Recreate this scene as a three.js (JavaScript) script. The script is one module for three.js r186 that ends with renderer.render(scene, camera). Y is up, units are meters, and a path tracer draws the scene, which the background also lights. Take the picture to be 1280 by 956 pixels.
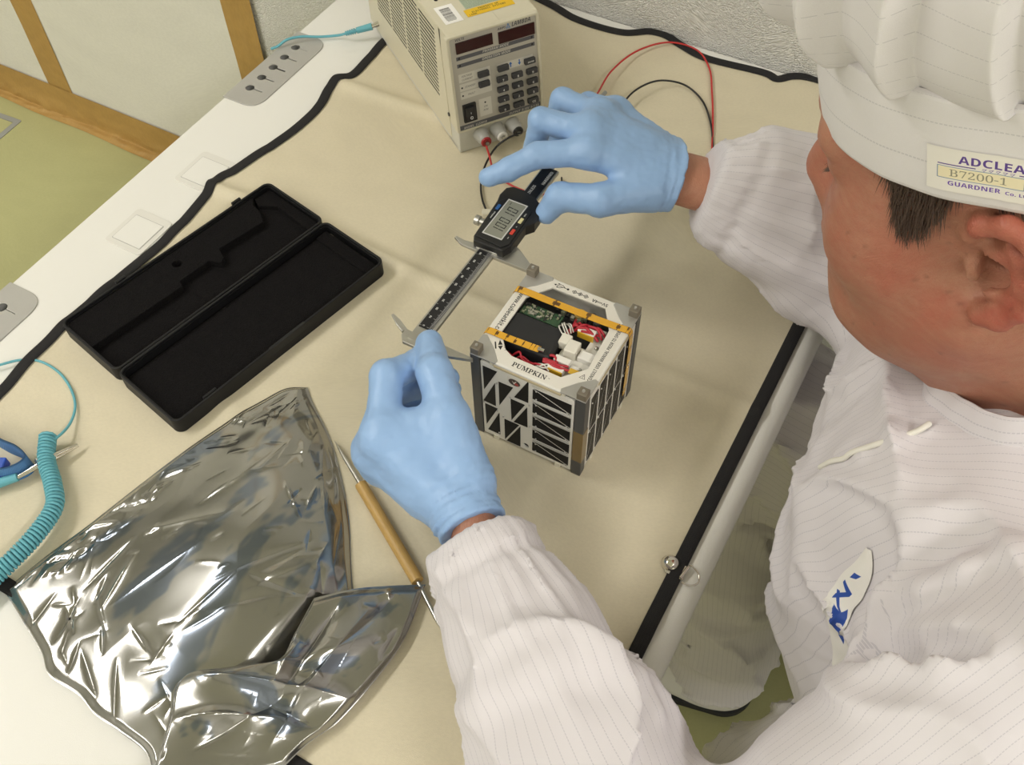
import * as THREE from 'three';
import { RoundedBoxGeometry } from 'three/addons/geometries/RoundedBoxGeometry.js';
import { mergeGeometries, mergeVertices } from 'three/addons/utils/BufferGeometryUtils.js';
import { RectAreaLightUniformsLib } from 'three/addons/lights/RectAreaLightUniformsLib.js';
import { createNoise2D, createNoise3D } from 'simplex-noise';
import { Brush, Evaluator, SUBTRACTION } from 'three-bvh-csg';

// ---------------------------------------------------------------- camera, lights, exposure
const scene = new THREE.Scene();
scene.background = new THREE.Color(0x000000);
const camera = new THREE.PerspectiveCamera(42.85, 1280 / 956, 0.05, 30);
camera.position.set(0.211, 1.2911, 0.4351);
camera.rotation.set(-0.9375, 0.5258, -0.021, 'YXZ');
scene.add(camera);
const renderer = new THREE.WebGLRenderer({ antialias: true });
renderer.toneMapping = THREE.LinearToneMapping;
renderer.toneMappingExposure = 1.0;
renderer.shadowMap.enabled = true;
RectAreaLightUniformsLib.init();
const CEILING = 2.55, LAMP_LIGHT = 20, LAMP_GLOW = 5;
const LAMP_COLOR = new THREE.Color().setRGB(1.0, 0.965, 0.92);
// ceiling fluorescent panels: centre x, centre z, size x, size z
const LAMPS = [[-1.55, 0.75, 0.3, 1.2], [-1.55, 2.5, 0.3, 1.2], [1.75, 0.75, 0.3, 1.2], [1.75, 2.5, 0.3, 1.2]];

// ---------------------------------------------------------------- helpers
const T = 0.593;                                     // top of the work mat
const taken = new Map();
function numbered(n) { const k = taken.get(n) || 0; taken.set(n, k + 1); return k ? n + '_' + String(k).padStart(3, '0') : n; }
function shadows(o) { o.castShadow = true; o.receiveShadow = true; return o; }
function thing(name, label, category, pos = [0, 0, 0], turn = 0, group) {
  const o = new THREE.Group(); o.name = numbered(name); scene.add(o);
  o.position.set(...pos); o.rotation.y = turn; o.userData = { label, category };
  if (group) o.userData.group = group;
  return o;
}
function part(parent, name, geo, mat, pos, label) {
  const m = shadows(new THREE.Mesh(Array.isArray(geo) ? merged(geo) : geo, mat)); m.name = name; parent.add(m);
  if (pos) m.position.set(...pos);
  if (label) m.userData.label = label;
  return m;
}
function single(name, geo, mat, label, category, pos, group) {
  const m = part(scene, numbered(name), geo, mat, pos); m.userData = { label, category };
  if (group) m.userData.group = group;
  return m;
}
function struct(name, geo, mat, pos) { const m = part(scene, name, geo, mat, pos); m.userData.kind = 'structure'; return m; }
function merged(list) {
  return mergeGeometries(list.map((g) => { const q = g.index ? g.toNonIndexed() : g; for (const k of Object.keys(q.attributes)) if (!['position', 'normal', 'uv'].includes(k)) q.deleteAttribute(k); return q; }));
}
function rnd(seed) { let a = seed | 0; return () => { a = (a + 0x6d2b79f5) | 0; let t = Math.imul(a ^ (a >>> 15), 1 | a); t = (t + Math.imul(t ^ (t >>> 7), 61 | t)) ^ t; return ((t ^ (t >>> 14)) >>> 0) / 4294967296; }; }
const N3 = createNoise3D(rnd(7)), N2 = createNoise2D(rnd(11));
const clamp = (x, a, b) => Math.min(b, Math.max(a, x)), lerp = (a, b, t) => a + (b - a) * t;
const smooth = (a, b, x) => { const t = clamp((x - a) / (b - a), 0, 1); return t * t * (3 - 2 * t); };
const V = (a) => new THREE.Vector3(a[0], a[1], a[2]);
const col = (r, g, b) => new THREE.Color().setRGB(r, g, b);
function std(color, roughness = 0.6, extra = {}) { return new THREE.MeshPhysicalMaterial({ color: color.isColor ? color : new THREE.Color(color), roughness, ...extra }); }
const box = (w, h, d, x = 0, y = 0, z = 0) => new THREE.BoxGeometry(w, h, d).translate(x, y, z);
const rbox = (w, h, d, r = 0.001, x = 0, y = 0, z = 0, seg = 2) => new RoundedBoxGeometry(w, h, d, seg, r).translate(x, y, z);
const cyl = (r1, r2, h, n = 20, x = 0, y = 0, z = 0) => new THREE.CylinderGeometry(r1, r2, h, n).translate(x, y, z);
const ball = (r, x = 0, y = 0, z = 0, n = 12) => new THREE.SphereGeometry(r, n * 2, n).translate(x, y, z);
function curve(pts) { return new THREE.CatmullRomCurve3(pts.map((p) => (p.isVector3 ? p : V(p))), false, 'centripetal'); }
function tube(pts, r, n = 60, m = 8) { return capped(curve(pts), r, n, m); }
function capped(c, r, n, m) {
  const a = c.getPoint(0), b = c.getPoint(1);
  return merged([new THREE.TubeGeometry(c, n, r, m, false), new THREE.SphereGeometry(r, m, 6).translate(a.x, a.y, a.z), new THREE.SphereGeometry(r, m, 6).translate(b.x, b.y, b.z)]);
}
function rod(a, b, r1, r2 = r1, n = 16) {               // a straight tapered bar from a to b
  const A = V(a), B = V(b), d = B.clone().sub(A), g = new THREE.CylinderGeometry(r2, r1, d.length(), n);
  g.applyQuaternion(new THREE.Quaternion().setFromUnitVectors(new THREE.Vector3(0, 1, 0), d.clone().normalize()));
  const m = A.add(B).multiplyScalar(0.5); return g.translate(m.x, m.y, m.z);
}
function poly(pts, holes = []) {
  const s = new THREE.Shape(pts.map((p) => new THREE.Vector2(p[0], p[1])));
  for (const h of holes) s.holes.push(Array.isArray(h) ? new THREE.Path(h.map((p) => new THREE.Vector2(p[0], p[1]))) : h);
  return s;
}
function roundRect(w, h, r, x = 0, y = 0) {
  const s = new THREE.Shape(), a = x - w / 2, b = y - h / 2;
  s.moveTo(a + r, b); s.lineTo(a + w - r, b); s.absarc(a + w - r, b + r, r, -Math.PI / 2, 0); s.lineTo(a + w, b + h - r); s.absarc(a + w - r, b + h - r, r, 0, Math.PI / 2);
  s.lineTo(a + r, b + h); s.absarc(a + r, b + h - r, r, Math.PI / 2, Math.PI); s.lineTo(a, b + r); s.absarc(a + r, b + r, r, Math.PI, Math.PI * 1.5);
  return s;
}
const circle = (r, x = 0, y = 0) => { const p = new THREE.Path(); p.absarc(x, y, r, 0, Math.PI * 2); return p; };
function slab(shape, h, bevel = 0, seg = 10) {          // a shape drawn in (x, z'), lying flat, from y = 0 to y = h; z' points to -z
  const g = new THREE.ExtrudeGeometry(shape, { depth: h - 2 * bevel, bevelEnabled: bevel > 0, bevelThickness: bevel, bevelSize: bevel, bevelOffset: -bevel, bevelSegments: 2, curveSegments: seg });
  return g.translate(0, 0, bevel).rotateX(-Math.PI / 2);
}
function canvasTexture(w, h, draw) {
  const c = document.createElement('canvas'); c.width = w; c.height = h; draw(c.getContext('2d'), w, h);
  const t = new THREE.CanvasTexture(c); t.colorSpace = THREE.SRGBColorSpace; t.magFilter = THREE.LinearFilter; return t;
}
function dataTexture(n, f, srgb = false) {              // f(u, v) -> [r, g, b] 0..1, tiles
  const d = new Uint8Array(n * n * 4);
  for (let j = 0; j < n; j++) for (let i = 0; i < n; i++) { const c = f(i / n, j / n), o = (j * n + i) * 4; d[o] = clamp(c[0], 0, 1) * 255; d[o + 1] = clamp(c[1], 0, 1) * 255; d[o + 2] = clamp(c[2], 0, 1) * 255; d[o + 3] = 255; }
  const t = new THREE.DataTexture(d, n, n); t.wrapS = t.wrapT = THREE.RepeatWrapping; t.magFilter = THREE.LinearFilter; if (srgb) t.colorSpace = THREE.SRGBColorSpace; t.needsUpdate = true; return t;
}
function repeat(t, x, y) { const q = t.clone(); q.repeat.set(x, y); q.needsUpdate = true; return q; }
function tileNoise(u, v, f, s = 0) {                    // tiling noise
  const a = u * 2 * Math.PI, b = v * 2 * Math.PI, R = f / (2 * Math.PI);
  return N3(Math.cos(a) * R + s * 7.3, Math.sin(a) * R + Math.cos(b) * R * 1.7, Math.sin(b) * R * 1.7 + s);
}
function planarUV(geo, scale, ax = 'x', ay = 'z') {      // uv in metres times scale
  const p = geo.attributes.position, uv = new Float32Array(p.count * 2), k = { x: 0, y: 1, z: 2 };
  for (let i = 0; i < p.count; i++) { uv[2 * i] = p.getComponent(i, k[ax]) * scale; uv[2 * i + 1] = p.getComponent(i, k[ay]) * scale; }
  geo.setAttribute('uv', new THREE.BufferAttribute(uv, 2)); return geo;
}
function grid(nu, nv, f, closedU = false) {             // f(u, v) -> [x, y, z]
  const pos = [], uv = [], idx = [];
  for (let j = 0; j <= nv; j++) for (let i = 0; i <= nu; i++) { pos.push(...f(i / nu, j / nv)); uv.push(i / nu, j / nv); }
  for (let j = 0; j < nv; j++) for (let i = 0; i < nu; i++) { const a = j * (nu + 1) + i, b = a + 1, c = a + nu + 1, d = c + 1; idx.push(a, b, d, a, d, c); }
  const g = new THREE.BufferGeometry();
  g.setAttribute('position', new THREE.Float32BufferAttribute(pos, 3)); g.setAttribute('uv', new THREE.Float32BufferAttribute(uv, 2)); g.setIndex(idx); g.computeVertexNormals();
  if (closedU) { const n = g.attributes.normal; for (let j = 0; j <= nv; j++) { const a = j * (nu + 1), b = a + nu, v = new THREE.Vector3(n.getX(a) + n.getX(b), n.getY(a) + n.getY(b), n.getZ(a) + n.getZ(b)).normalize(); n.setXYZ(a, v.x, v.y, v.z); n.setXYZ(b, v.x, v.y, v.z); } }
  return g;
}
function sweep(pts, section, n = 120, up = new THREE.Vector3(0, 1, 0)) {   // closed section [[a, b]...] (a sideways, b along up) carried along pts
  const c = curve(pts), m = section.length;
  return grid(m, n, (u, v) => {
    const k = Math.round(u * m) % m, p = c.getPoint(v), t = c.getTangent(v), s = t.clone().cross(up).normalize(), w = s.clone().cross(t).normalize(), q = section[k];
    return [p.x + s.x * q[0] + w.x * q[1], p.y + s.y * q[0] + w.y * q[1], p.z + s.z * q[0] + w.z * q[1]];
  });
}
function cut(geo, tools) {                               // real holes: the tools taken out of the geometry
  const ev = new Evaluator(); ev.useGroups = false;
  let a = new Brush(geo); a.updateMatrixWorld();
  for (const t of tools) { const b = new Brush(t); b.updateMatrixWorld(); a = ev.evaluate(a, b, SUBTRACTION); }
  return a.geometry;
}
// ---- signed distance shapes, meshed as smooth closed surfaces
const smin = (a, b, k) => { const h = Math.max(k - Math.abs(a - b), 0) / k; return Math.min(a, b) - h * h * k * 0.25; };
const smax = (a, b, k) => -smin(-a, -b, k);
function bone(a, b, r1, r2 = r1) {
  const bx = b[0] - a[0], by = b[1] - a[1], bz = b[2] - a[2], l = bx * bx + by * by + bz * bz + 1e-12;
  return (x, y, z) => { const px = x - a[0], py = y - a[1], pz = z - a[2], t = clamp((px * bx + py * by + pz * bz) / l, 0, 1), dx = px - bx * t, dy = py - by * t, dz = pz - bz * t; return Math.sqrt(dx * dx + dy * dy + dz * dz) - (r1 + (r2 - r1) * t); };
}
function chain(pts, rs) { const o = []; for (let i = 0; i + 1 < pts.length; i++) o.push(bone(pts[i], pts[i + 1], rs[i], rs[i + 1])); return o; }
function blob(c, r) { return (x, y, z) => { const a = (x - c[0]) / r[0], b = (y - c[1]) / r[1], d = (z - c[2]) / r[2], k = Math.sqrt(a * a + b * b + d * d), q = Math.sqrt(a * a / (r[0] * r[0]) + b * b / (r[1] * r[1]) + d * d / (r[2] * r[2])) + 1e-9; return k * (k - 1) / q; }; }
function join(list, k) { return (x, y, z) => { let d = list[0](x, y, z); for (let i = 1; i < list.length; i++) d = smin(d, list[i](x, y, z), k); return d; }; }
function meshField(f, lo, hi, h) {
  const nx = Math.ceil((hi[0] - lo[0]) / h) + 1, ny = Math.ceil((hi[1] - lo[1]) / h) + 1, nz = Math.ceil((hi[2] - lo[2]) / h) + 1, g = new Float32Array(nx * ny * nz), S = 6;
  const at = (i, j, k) => (k * ny + j) * nx + i, reach = h * S * 0.5 * 1.7321 * 1.2 + 0.012;
  for (let k0 = 0; k0 < nz; k0 += S) for (let j0 = 0; j0 < ny; j0 += S) for (let i0 = 0; i0 < nx; i0 += S) {
    const d = f(lo[0] + (i0 + S / 2) * h, lo[1] + (j0 + S / 2) * h, lo[2] + (k0 + S / 2) * h), far = Math.abs(d) > reach;
    for (let k = k0; k < Math.min(nz, k0 + S); k++) for (let j = j0; j < Math.min(ny, j0 + S); j++) for (let i = i0; i < Math.min(nx, i0 + S); i++) g[at(i, j, k)] = far ? d : f(lo[0] + i * h, lo[1] + j * h, lo[2] + k * h);
  }
  const cell = new Int32Array(nx * ny * nz).fill(-1), pos = [], idx = [], e = [[0, 1], [2, 3], [4, 5], [6, 7], [0, 2], [1, 3], [4, 6], [5, 7], [0, 4], [1, 5], [2, 6], [3, 7]], v = new Float32Array(8);
  for (let k = 0; k < nz - 1; k++) for (let j = 0; j < ny - 1; j++) for (let i = 0; i < nx - 1; i++) {
    let m = 0; for (let c = 0; c < 8; c++) { v[c] = g[at(i + (c & 1), j + ((c >> 1) & 1), k + (c >> 2))]; if (v[c] < 0) m |= 1 << c; }
    if (m === 0 || m === 255) continue;
    let x = 0, y = 0, z = 0, n = 0;
    for (const [a, b] of e) if ((v[a] < 0) !== (v[b] < 0)) { const t = v[a] / (v[a] - v[b]); x += lerp(a & 1, b & 1, t); y += lerp((a >> 1) & 1, (b >> 1) & 1, t); z += lerp(a >> 2, b >> 2, t); n++; }
    cell[at(i, j, k)] = pos.length / 3; pos.push(lo[0] + (i + x / n) * h, lo[1] + (j + y / n) * h, lo[2] + (k + z / n) * h);
  }
  const quad = (a, b, c, d, flip) => { if (a < 0 || b < 0 || c < 0 || d < 0) return; if (flip) idx.push(a, d, c, a, c, b); else idx.push(a, b, c, a, c, d); };
  for (let k = 1; k < nz - 1; k++) for (let j = 1; j < ny - 1; j++) for (let i = 1; i < nx - 1; i++) {
    const s = g[at(i, j, k)] < 0;
    if (s !== g[at(i + 1, j, k)] < 0) quad(cell[at(i, j - 1, k - 1)], cell[at(i, j, k - 1)], cell[at(i, j, k)], cell[at(i, j - 1, k)], !s);
    if (s !== g[at(i, j + 1, k)] < 0) quad(cell[at(i - 1, j, k - 1)], cell[at(i - 1, j, k)], cell[at(i, j, k)], cell[at(i, j, k - 1)], !s);
    if (s !== g[at(i, j, k + 1)] < 0) quad(cell[at(i - 1, j - 1, k)], cell[at(i, j - 1, k)], cell[at(i, j, k)], cell[at(i - 1, j, k)], !s);
  }
  const geo = new THREE.BufferGeometry();
  geo.setAttribute('position', new THREE.Float32BufferAttribute(pos, 3)); geo.setIndex(idx); geo.computeVertexNormals(); return geo;
}
function gradient(f, x, y, z, e = 0.0015) { const a = f(x + e, y, z) - f(x - e, y, z), b = f(x, y + e, z) - f(x, y - e, z), c = f(x, y, z + e) - f(x, y, z - e), l = Math.hypot(a, b, c) || 1; return [a / l, b / l, c / l]; }
function snap(f, p, off = 0) { let [x, y, z] = p; for (let i = 0; i < 6; i++) { const d = f(x, y, z) - off, g = gradient(f, x, y, z); x -= g[0] * d; y -= g[1] * d; z -= g[2] * d; } return [x, y, z]; }
// measured places, in metres: x towards the seated man, y up, z away from the wall
const RW = [[0.03,0.721,-0.1858],[0.0514,0.723,-0.1881]];
const RI = [[-0.0503,0.743,-0.1551],[-0.0914,0.736,-0.1376],[-0.1098,0.726,-0.12],[-0.1246,0.719,-0.1095]];
const RM = [[-0.0603,0.745,-0.175],[-0.1068,0.743,-0.1721],[-0.1095,0.713,-0.1657],[-0.1019,0.693,-0.1766]];
const RR = [[-0.0655,0.739,-0.2049],[-0.108,0.735,-0.2156],[-0.1144,0.705,-0.209],[-0.102,0.691,-0.2068]];
const RP = [[-0.0618,0.727,-0.2316],[-0.0943,0.719,-0.2414],[-0.1009,0.693,-0.2357],[-0.0897,0.685,-0.2344]];
const RT = [[0.0084,0.723,-0.1604],[-0.0256,0.721,-0.129],[-0.0609,0.715,-0.1217],[-0.0691,0.7,-0.1129]];
const LW = [[0.0178,0.675,0.1651],[0.038,0.677,0.1794]];
const LI = [[-0.066,0.697,0.1471],[-0.0876,0.711,0.1063],[-0.0811,0.695,0.076],[-0.0599,0.681,0.0675]];
const LM = [[-0.074,0.677,0.148],[-0.0904,0.687,0.1083],[-0.0772,0.675,0.0808],[-0.0573,0.669,0.0685]];
const LR = [[-0.0727,0.659,0.1474],[-0.0876,0.659,0.1069],[-0.0757,0.649,0.0802],[-0.0574,0.649,0.0755]];
const LP = [[-0.0647,0.645,0.1447],[-0.0773,0.641,0.1101],[-0.0665,0.633,0.0876],[-0.0523,0.635,0.0832]];
const LT = [[0.0035,0.687,0.1421],[-0.0295,0.707,0.114],[-0.0559,0.715,0.089],[-0.0789,0.705,0.0606]];
const BAG_TOP = [[-0.202,0.597,0.0842],[-0.2177,0.597,0.0937],[-0.2276,0.597,0.113],[-0.2492,0.597,0.1734],[-0.2633,0.597,0.2278],[-0.275,0.597,0.2808],[-0.2856,0.597,0.3227],[-0.2911,0.597,0.3549]];
const BAG_LEFT = [[-0.2925,0.595,0.3547],[-0.2665,0.595,0.3642],[-0.2294,0.595,0.3779],[-0.2146,0.595,0.3863],[-0.1822,0.595,0.3872],[-0.1641,0.595,0.3915],[-0.1391,0.595,0.3924],[-0.1106,0.595,0.3954],[-0.0938,0.595,0.4102]];
const BAG_RIGHT = [[-0.202,0.597,0.0842],[-0.189,0.597,0.0948],[-0.1535,0.597,0.1182],[-0.1189,0.597,0.1486],[-0.093,0.597,0.1767],[-0.0717,0.597,0.2051],[-0.056,0.597,0.2255]];
const BAG_BOTTOM = [[-0.0938,0.595,0.4102],[-0.0855,0.595,0.3784],[-0.0701,0.595,0.3447],[-0.0628,0.595,0.3078],[-0.0587,0.595,0.2641],[-0.0568,0.595,0.2249]];
const FLAP_TOP = [[-0.0741,0.605,0.247],[-0.0533,0.605,0.2274],[-0.0308,0.605,0.212],[-0.0065,0.605,0.1972]];
const FLAP_RIGHT = [[-0.0084,0.599,0.1951],[0.001,0.599,0.24],[-0.0004,0.599,0.275],[-0.0075,0.599,0.3147],[-0.0166,0.599,0.3354],[-0.0223,0.599,0.358]];
const FLAP_LEFT = [[-0.07,0.615,0.2497],[-0.0663,0.615,0.2774],[-0.0637,0.615,0.3045],[-0.0925,0.615,0.327],[-0.1166,0.615,0.3469],[-0.1038,0.615,0.3735],[-0.0874,0.615,0.4122]];
const FLAP_BOTTOM = [[-0.0944,0.599,0.4117],[-0.0587,0.599,0.3919],[-0.0223,0.599,0.358]];
const TOOL = [[-0.146,0.597,0.1206],[-0.1287,0.598,0.1309],[-0.1021,0.599,0.1459],[-0.0152,0.599,0.1958],[0.0218,0.597,0.2199]];
const COIL = [[-0.3588,0.605,0.2365],[-0.3425,0.605,0.2547],[-0.3209,0.605,0.2691],[-0.3051,0.605,0.2832],[-0.2979,0.607,0.3067],[-0.2973,0.607,0.3293],[-0.301,0.605,0.3563],[-0.3065,0.605,0.3874]];
const CORD = [[-0.4851,0.597,0.2317],[-0.4601,0.597,0.1986],[-0.4492,0.596,0.1856],[-0.4338,0.596,0.1782],[-0.4098,0.596,0.1785],[-0.3861,0.596,0.1868],[-0.368,0.596,0.1996],[-0.3564,0.599,0.2167],[-0.351,0.605,0.2332],[-0.3526,0.606,0.2403]];
const CLIP = [[-0.378,0.601,0.3088],[-0.3641,0.601,0.2892],[-0.3539,0.602,0.2773],[-0.3443,0.605,0.2601],[-0.3339,0.599,0.2295]];
const BAND = [[-0.4208,0.603,0.2596],[-0.384,0.615,0.2605],[-0.3687,0.615,0.2593],[-0.3556,0.609,0.262],[-0.3534,0.601,0.2668],[-0.3588,0.596,0.2777],[-0.3741,0.596,0.2879]];
const LEAD = [[-0.5414,0.587,-0.3012],[-0.533,0.595,-0.3071],[-0.5272,0.599,-0.318],[-0.5166,0.599,-0.3309],[-0.4985,0.596,-0.3456],[-0.479,0.597,-0.358],[-0.4691,0.602,-0.3585]];
const LEADPLUG = [[-0.4681,0.603,-0.3574],[-0.4427,0.609,-0.3772]];
const LEADCLIP = [[-0.4427,0.609,-0.3772],[-0.4325,0.613,-0.3868],[-0.4222,0.617,-0.3928]];
const REDTOP = [[-0.1526,0.607,-0.3135],[-0.1521,0.605,-0.3841],[-0.1577,0.603,-0.4429],[-0.1481,0.599,-0.4992],[-0.1234,0.597,-0.5317],[-0.0917,0.596,-0.5342],[-0.0656,0.596,-0.51],[-0.0434,0.596,-0.4654],[-0.0257,0.596,-0.4244],[-0.0064,0.596,-0.3748],[0.0049,0.596,-0.3452]];
const BLKTOP = [[-0.1203,0.601,-0.3068],[-0.1211,0.603,-0.377],[-0.1179,0.605,-0.4216],[-0.1023,0.603,-0.4526],[-0.0773,0.599,-0.464],[-0.0523,0.596,-0.4542],[-0.028,0.596,-0.4231],[-0.0049,0.596,-0.3756],[0.0063,0.596,-0.346]];
const BLKLOOP = [[-0.1879,0.617,-0.2836],[-0.1972,0.615,-0.2726],[-0.2064,0.607,-0.261],[-0.2066,0.599,-0.2371],[-0.1972,0.596,-0.2124],[-0.1849,0.596,-0.1946],[-0.175,0.597,-0.1841]];
const REDLOOP = [[-0.2123,0.613,-0.2512],[-0.206,0.605,-0.2466],[-0.1999,0.599,-0.2407],[-0.1857,0.596,-0.2325],[-0.1687,0.596,-0.2278],[-0.1495,0.596,-0.2273],[-0.1361,0.596,-0.2304],[-0.1215,0.596,-0.2451]];
const BLKLINK = [[-0.129,0.596,-0.2631],[-0.1234,0.596,-0.2523],[-0.1184,0.596,-0.2373],[-0.1156,0.596,-0.2161]];
const CONN = [[-0.1721,0.597,-0.1791]];
const TUBE = [[-0.1493,0.601,-0.3788],[-0.146,0.605,-0.4018]];
const AMBER = [[0.0081,0.596,-0.3841],[0.0172,0.596,-0.3934]];
const MATL = [[-0.439,0.596,0.2737],[-0.4394,0.596,0.2189],[-0.4445,0.596,0.1403],[-0.4407,0.596,0.064],[-0.436,0.596,-0.0063],[-0.4436,0.596,-0.0739],[-0.4466,0.596,-0.0959],[-0.441,0.596,-0.1074],[-0.4376,0.596,-0.1207],[-0.4295,0.596,-0.1616],[-0.4235,0.596,-0.1996],[-0.4237,0.596,-0.2419],[-0.4326,0.596,-0.273],[-0.4315,0.596,-0.2903],[-0.4235,0.596,-0.3047],[-0.4243,0.596,-0.3387],[-0.4273,0.596,-0.3946],[-0.4305,0.596,-0.4534]];
const MATT = [[-0.347,0.597,-0.5475],[-0.2846,0.597,-0.5371],[-0.2454,0.597,-0.5254],[-0.182,0.597,-0.5276],[-0.1557,0.597,-0.5435],[-0.1355,0.597,-0.5451],[-0.1111,0.597,-0.5364],[-0.0789,0.597,-0.5272],[-0.0022,0.597,-0.5323],[0.0111,0.597,-0.5276],[0.0245,0.597,-0.5381],[0.0515,0.597,-0.5476],[0.0863,0.597,-0.5498]];
const RSAG = [[0.064,0.705,-0.1769],[0.0932,0.681,-0.1786],[0.1434,0.649,-0.1797],[0.2059,0.638,-0.1725]];
const RTOP = [[0.0566,0.743,-0.1879],[0.0907,0.748,-0.1965],[0.1373,0.743,-0.2226]];
const PLACKET = [[0.2225,0.7229,0.0377],[0.2409,0.7543,0.037],[0.2586,0.7742,0.0299],[0.2691,0.7833,0.0208]];
const FOLDA = [[0.2850,0.7300,0.1480],[0.2858,0.7139,0.1258],[0.2899,0.7431,0.1229],[0.2985,0.7726,0.1206],[0.3104,0.7961,0.1122],[0.33,0.8144,0.1023]];
const FOLDB = [[0.2822,0.7634,0.1908],[0.2842,0.7614,0.1767],[0.2936,0.7768,0.1718],[0.3114,0.7979,0.169],[0.3287,0.813,0.1631]];
const GROOVE = [[0.2827,0.7581,0.1762],[0.2847,0.746,0.1594],[0.2902,0.768,0.1628],[0.304,0.7903,0.1629],[0.3159,0.8032,0.162],[0.3253,0.8108,0.1621]];
const FOLDC = [[0.0915,0.690,0.284],[0.0968,0.7028,0.2752],[0.1125,0.7177,0.2535],[0.1259,0.7191,0.2377],[0.1462,0.7124,0.2236],[0.1688,0.7012,0.218],[0.1908,0.7027,0.2304]];
const EMB = [[0.2623,0.7426,0.0924],[0.2642,0.7196,0.1073],[0.2716,0.683,0.1224],[0.2795,0.6547,0.1304]];

// ---------------------------------------------------------------- materials
const M = {};
{
  const wallBump = dataTexture(512, (u, v) => { const a = tileNoise(u, v, 60, 1), b = tileNoise(u, v, 130, 2), c = 0.5 + 0.28 * a + 0.22 * b; return [c, c, c]; });
  const fineBump = dataTexture(256, (u, v) => { const c = 0.5 + 0.3 * tileNoise(u, v, 40, 3) + 0.2 * tileNoise(u, v, 90, 4); return [c, c, c]; });
  const speck = dataTexture(512, (u, v) => { const c = 0.955 + 0.02 * tileNoise(u, v, 6, 5) + 0.03 * tileNoise(u, v, 90, 6); return [c, c, c]; });
  M.fineBump = fineBump; M.speck = speck;
  M.wall = std(col(0.83, 0.82, 0.775), 0.85, { bumpMap: repeat(wallBump, 5, 5), bumpScale: 0.004 });
  M.board = std(col(0.79, 0.775, 0.715), 0.6, { map: repeat(speck, 1.5, 1.5) });
  M.ceiling = std(col(0.84, 0.83, 0.80), 0.9);
  M.floor = std(col(0.47, 0.465, 0.225), 0.45, { map: repeat(speck, 2.2, 2.2) });
  M.baseboard = std(col(0.10, 0.10, 0.095), 0.6);
  const kraft = dataTexture(256, (u, v) => { const n = 0.94 + 0.05 * tileNoise(u, v, 6, 8) + 0.05 * tileNoise(u, v * 0.2, 60, 9); return [n, n, n]; });
  M.kraft = std(col(0.47, 0.285, 0.085), 0.55, { map: repeat(kraft, 4, 4) });
  M.desk = std(col(0.80, 0.79, 0.745), 0.42, { bumpMap: repeat(fineBump, 30, 30), bumpScale: 0.00008 });
  M.deskPlastic = std(col(0.74, 0.725, 0.675), 0.5);
  M.plate = std(col(0.44, 0.43, 0.40), 0.45, { metalness: 0.15 });
  M.dark = std(col(0.008, 0.008, 0.008), 0.7);
  const weave = dataTexture(128, (u, v) => { const c = 0.5 + 0.5 * Math.sin(u * Math.PI * 16) * Math.sin(v * Math.PI * 16); return [c, c, c]; });
  M.mat = std(col(0.70, 0.63, 0.465), 0.58, { map: repeat(speck, 3, 3), bumpMap: repeat(fineBump, 40, 40), bumpScale: 0.00012 });
  M.binding = std(col(0.012, 0.011, 0.012), 0.85, { bumpMap: repeat(weave, 1, 90), bumpScale: 0.0002 });
  M.steel = std(col(0.55, 0.54, 0.51), 0.28, { metalness: 1 });
  M.chrome = std(col(0.72, 0.69, 0.63), 0.12, { metalness: 1 });
  M.legSteel = std(col(0.4, 0.4, 0.39), 0.45, { metalness: 0.6 });
}

// ---------------------------------------------------------------- the room
const RX0 = -3.2, RX1 = 2.6, RZ0 = -0.549, RZ1 = 3.6;
struct('floor', planarUV(box(RX1 - RX0 + 0.2, 0.1, RZ1 - RZ0 + 0.2), 1), M.floor, [(RX0 + RX1) / 2, -0.05, (RZ0 + RZ1) / 2]);
struct('ceiling', box(RX1 - RX0 + 0.2, 0.1, RZ1 - RZ0 + 0.2), M.ceiling, [(RX0 + RX1) / 2, CEILING + 0.05, (RZ0 + RZ1) / 2]);
struct('wall_back', planarUV(box(RX1 - RX0 + 0.2, CEILING, 0.1), 1, 'x', 'y'), M.wall, [(RX0 + RX1) / 2, CEILING / 2, RZ0 - 0.05]);
struct('wall_front', planarUV(box(RX1 - RX0 + 0.2, CEILING, 0.1), 1, 'x', 'y'), M.wall, [(RX0 + RX1) / 2, CEILING / 2, RZ1 + 0.05]);
struct('wall_left', planarUV(box(0.1, CEILING, RZ1 - RZ0), 1, 'z', 'y'), M.wall, [RX0 - 0.05, CEILING / 2, (RZ0 + RZ1) / 2]);
struct('wall_right', planarUV(box(0.1, CEILING, RZ1 - RZ0), 1, 'z', 'y'), M.wall, [RX1 + 0.05, CEILING / 2, (RZ0 + RZ1) / 2]);
struct('baseboard_back', rbox(RX1 + 0.80, 0.066, 0.008, 0.002), M.baseboard, [(RX1 - 0.80) / 2, 0.033, RZ0 + 0.004]);
struct('trim_1', planarUV(rbox(2.3, 2.05, 0.006, 0.002), 1, 'x', 'y'), M.board, [-0.836 - 1.15, 1.03, RZ0 + 0.003]);   // smooth sheet fixed over the wallpaper
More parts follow.
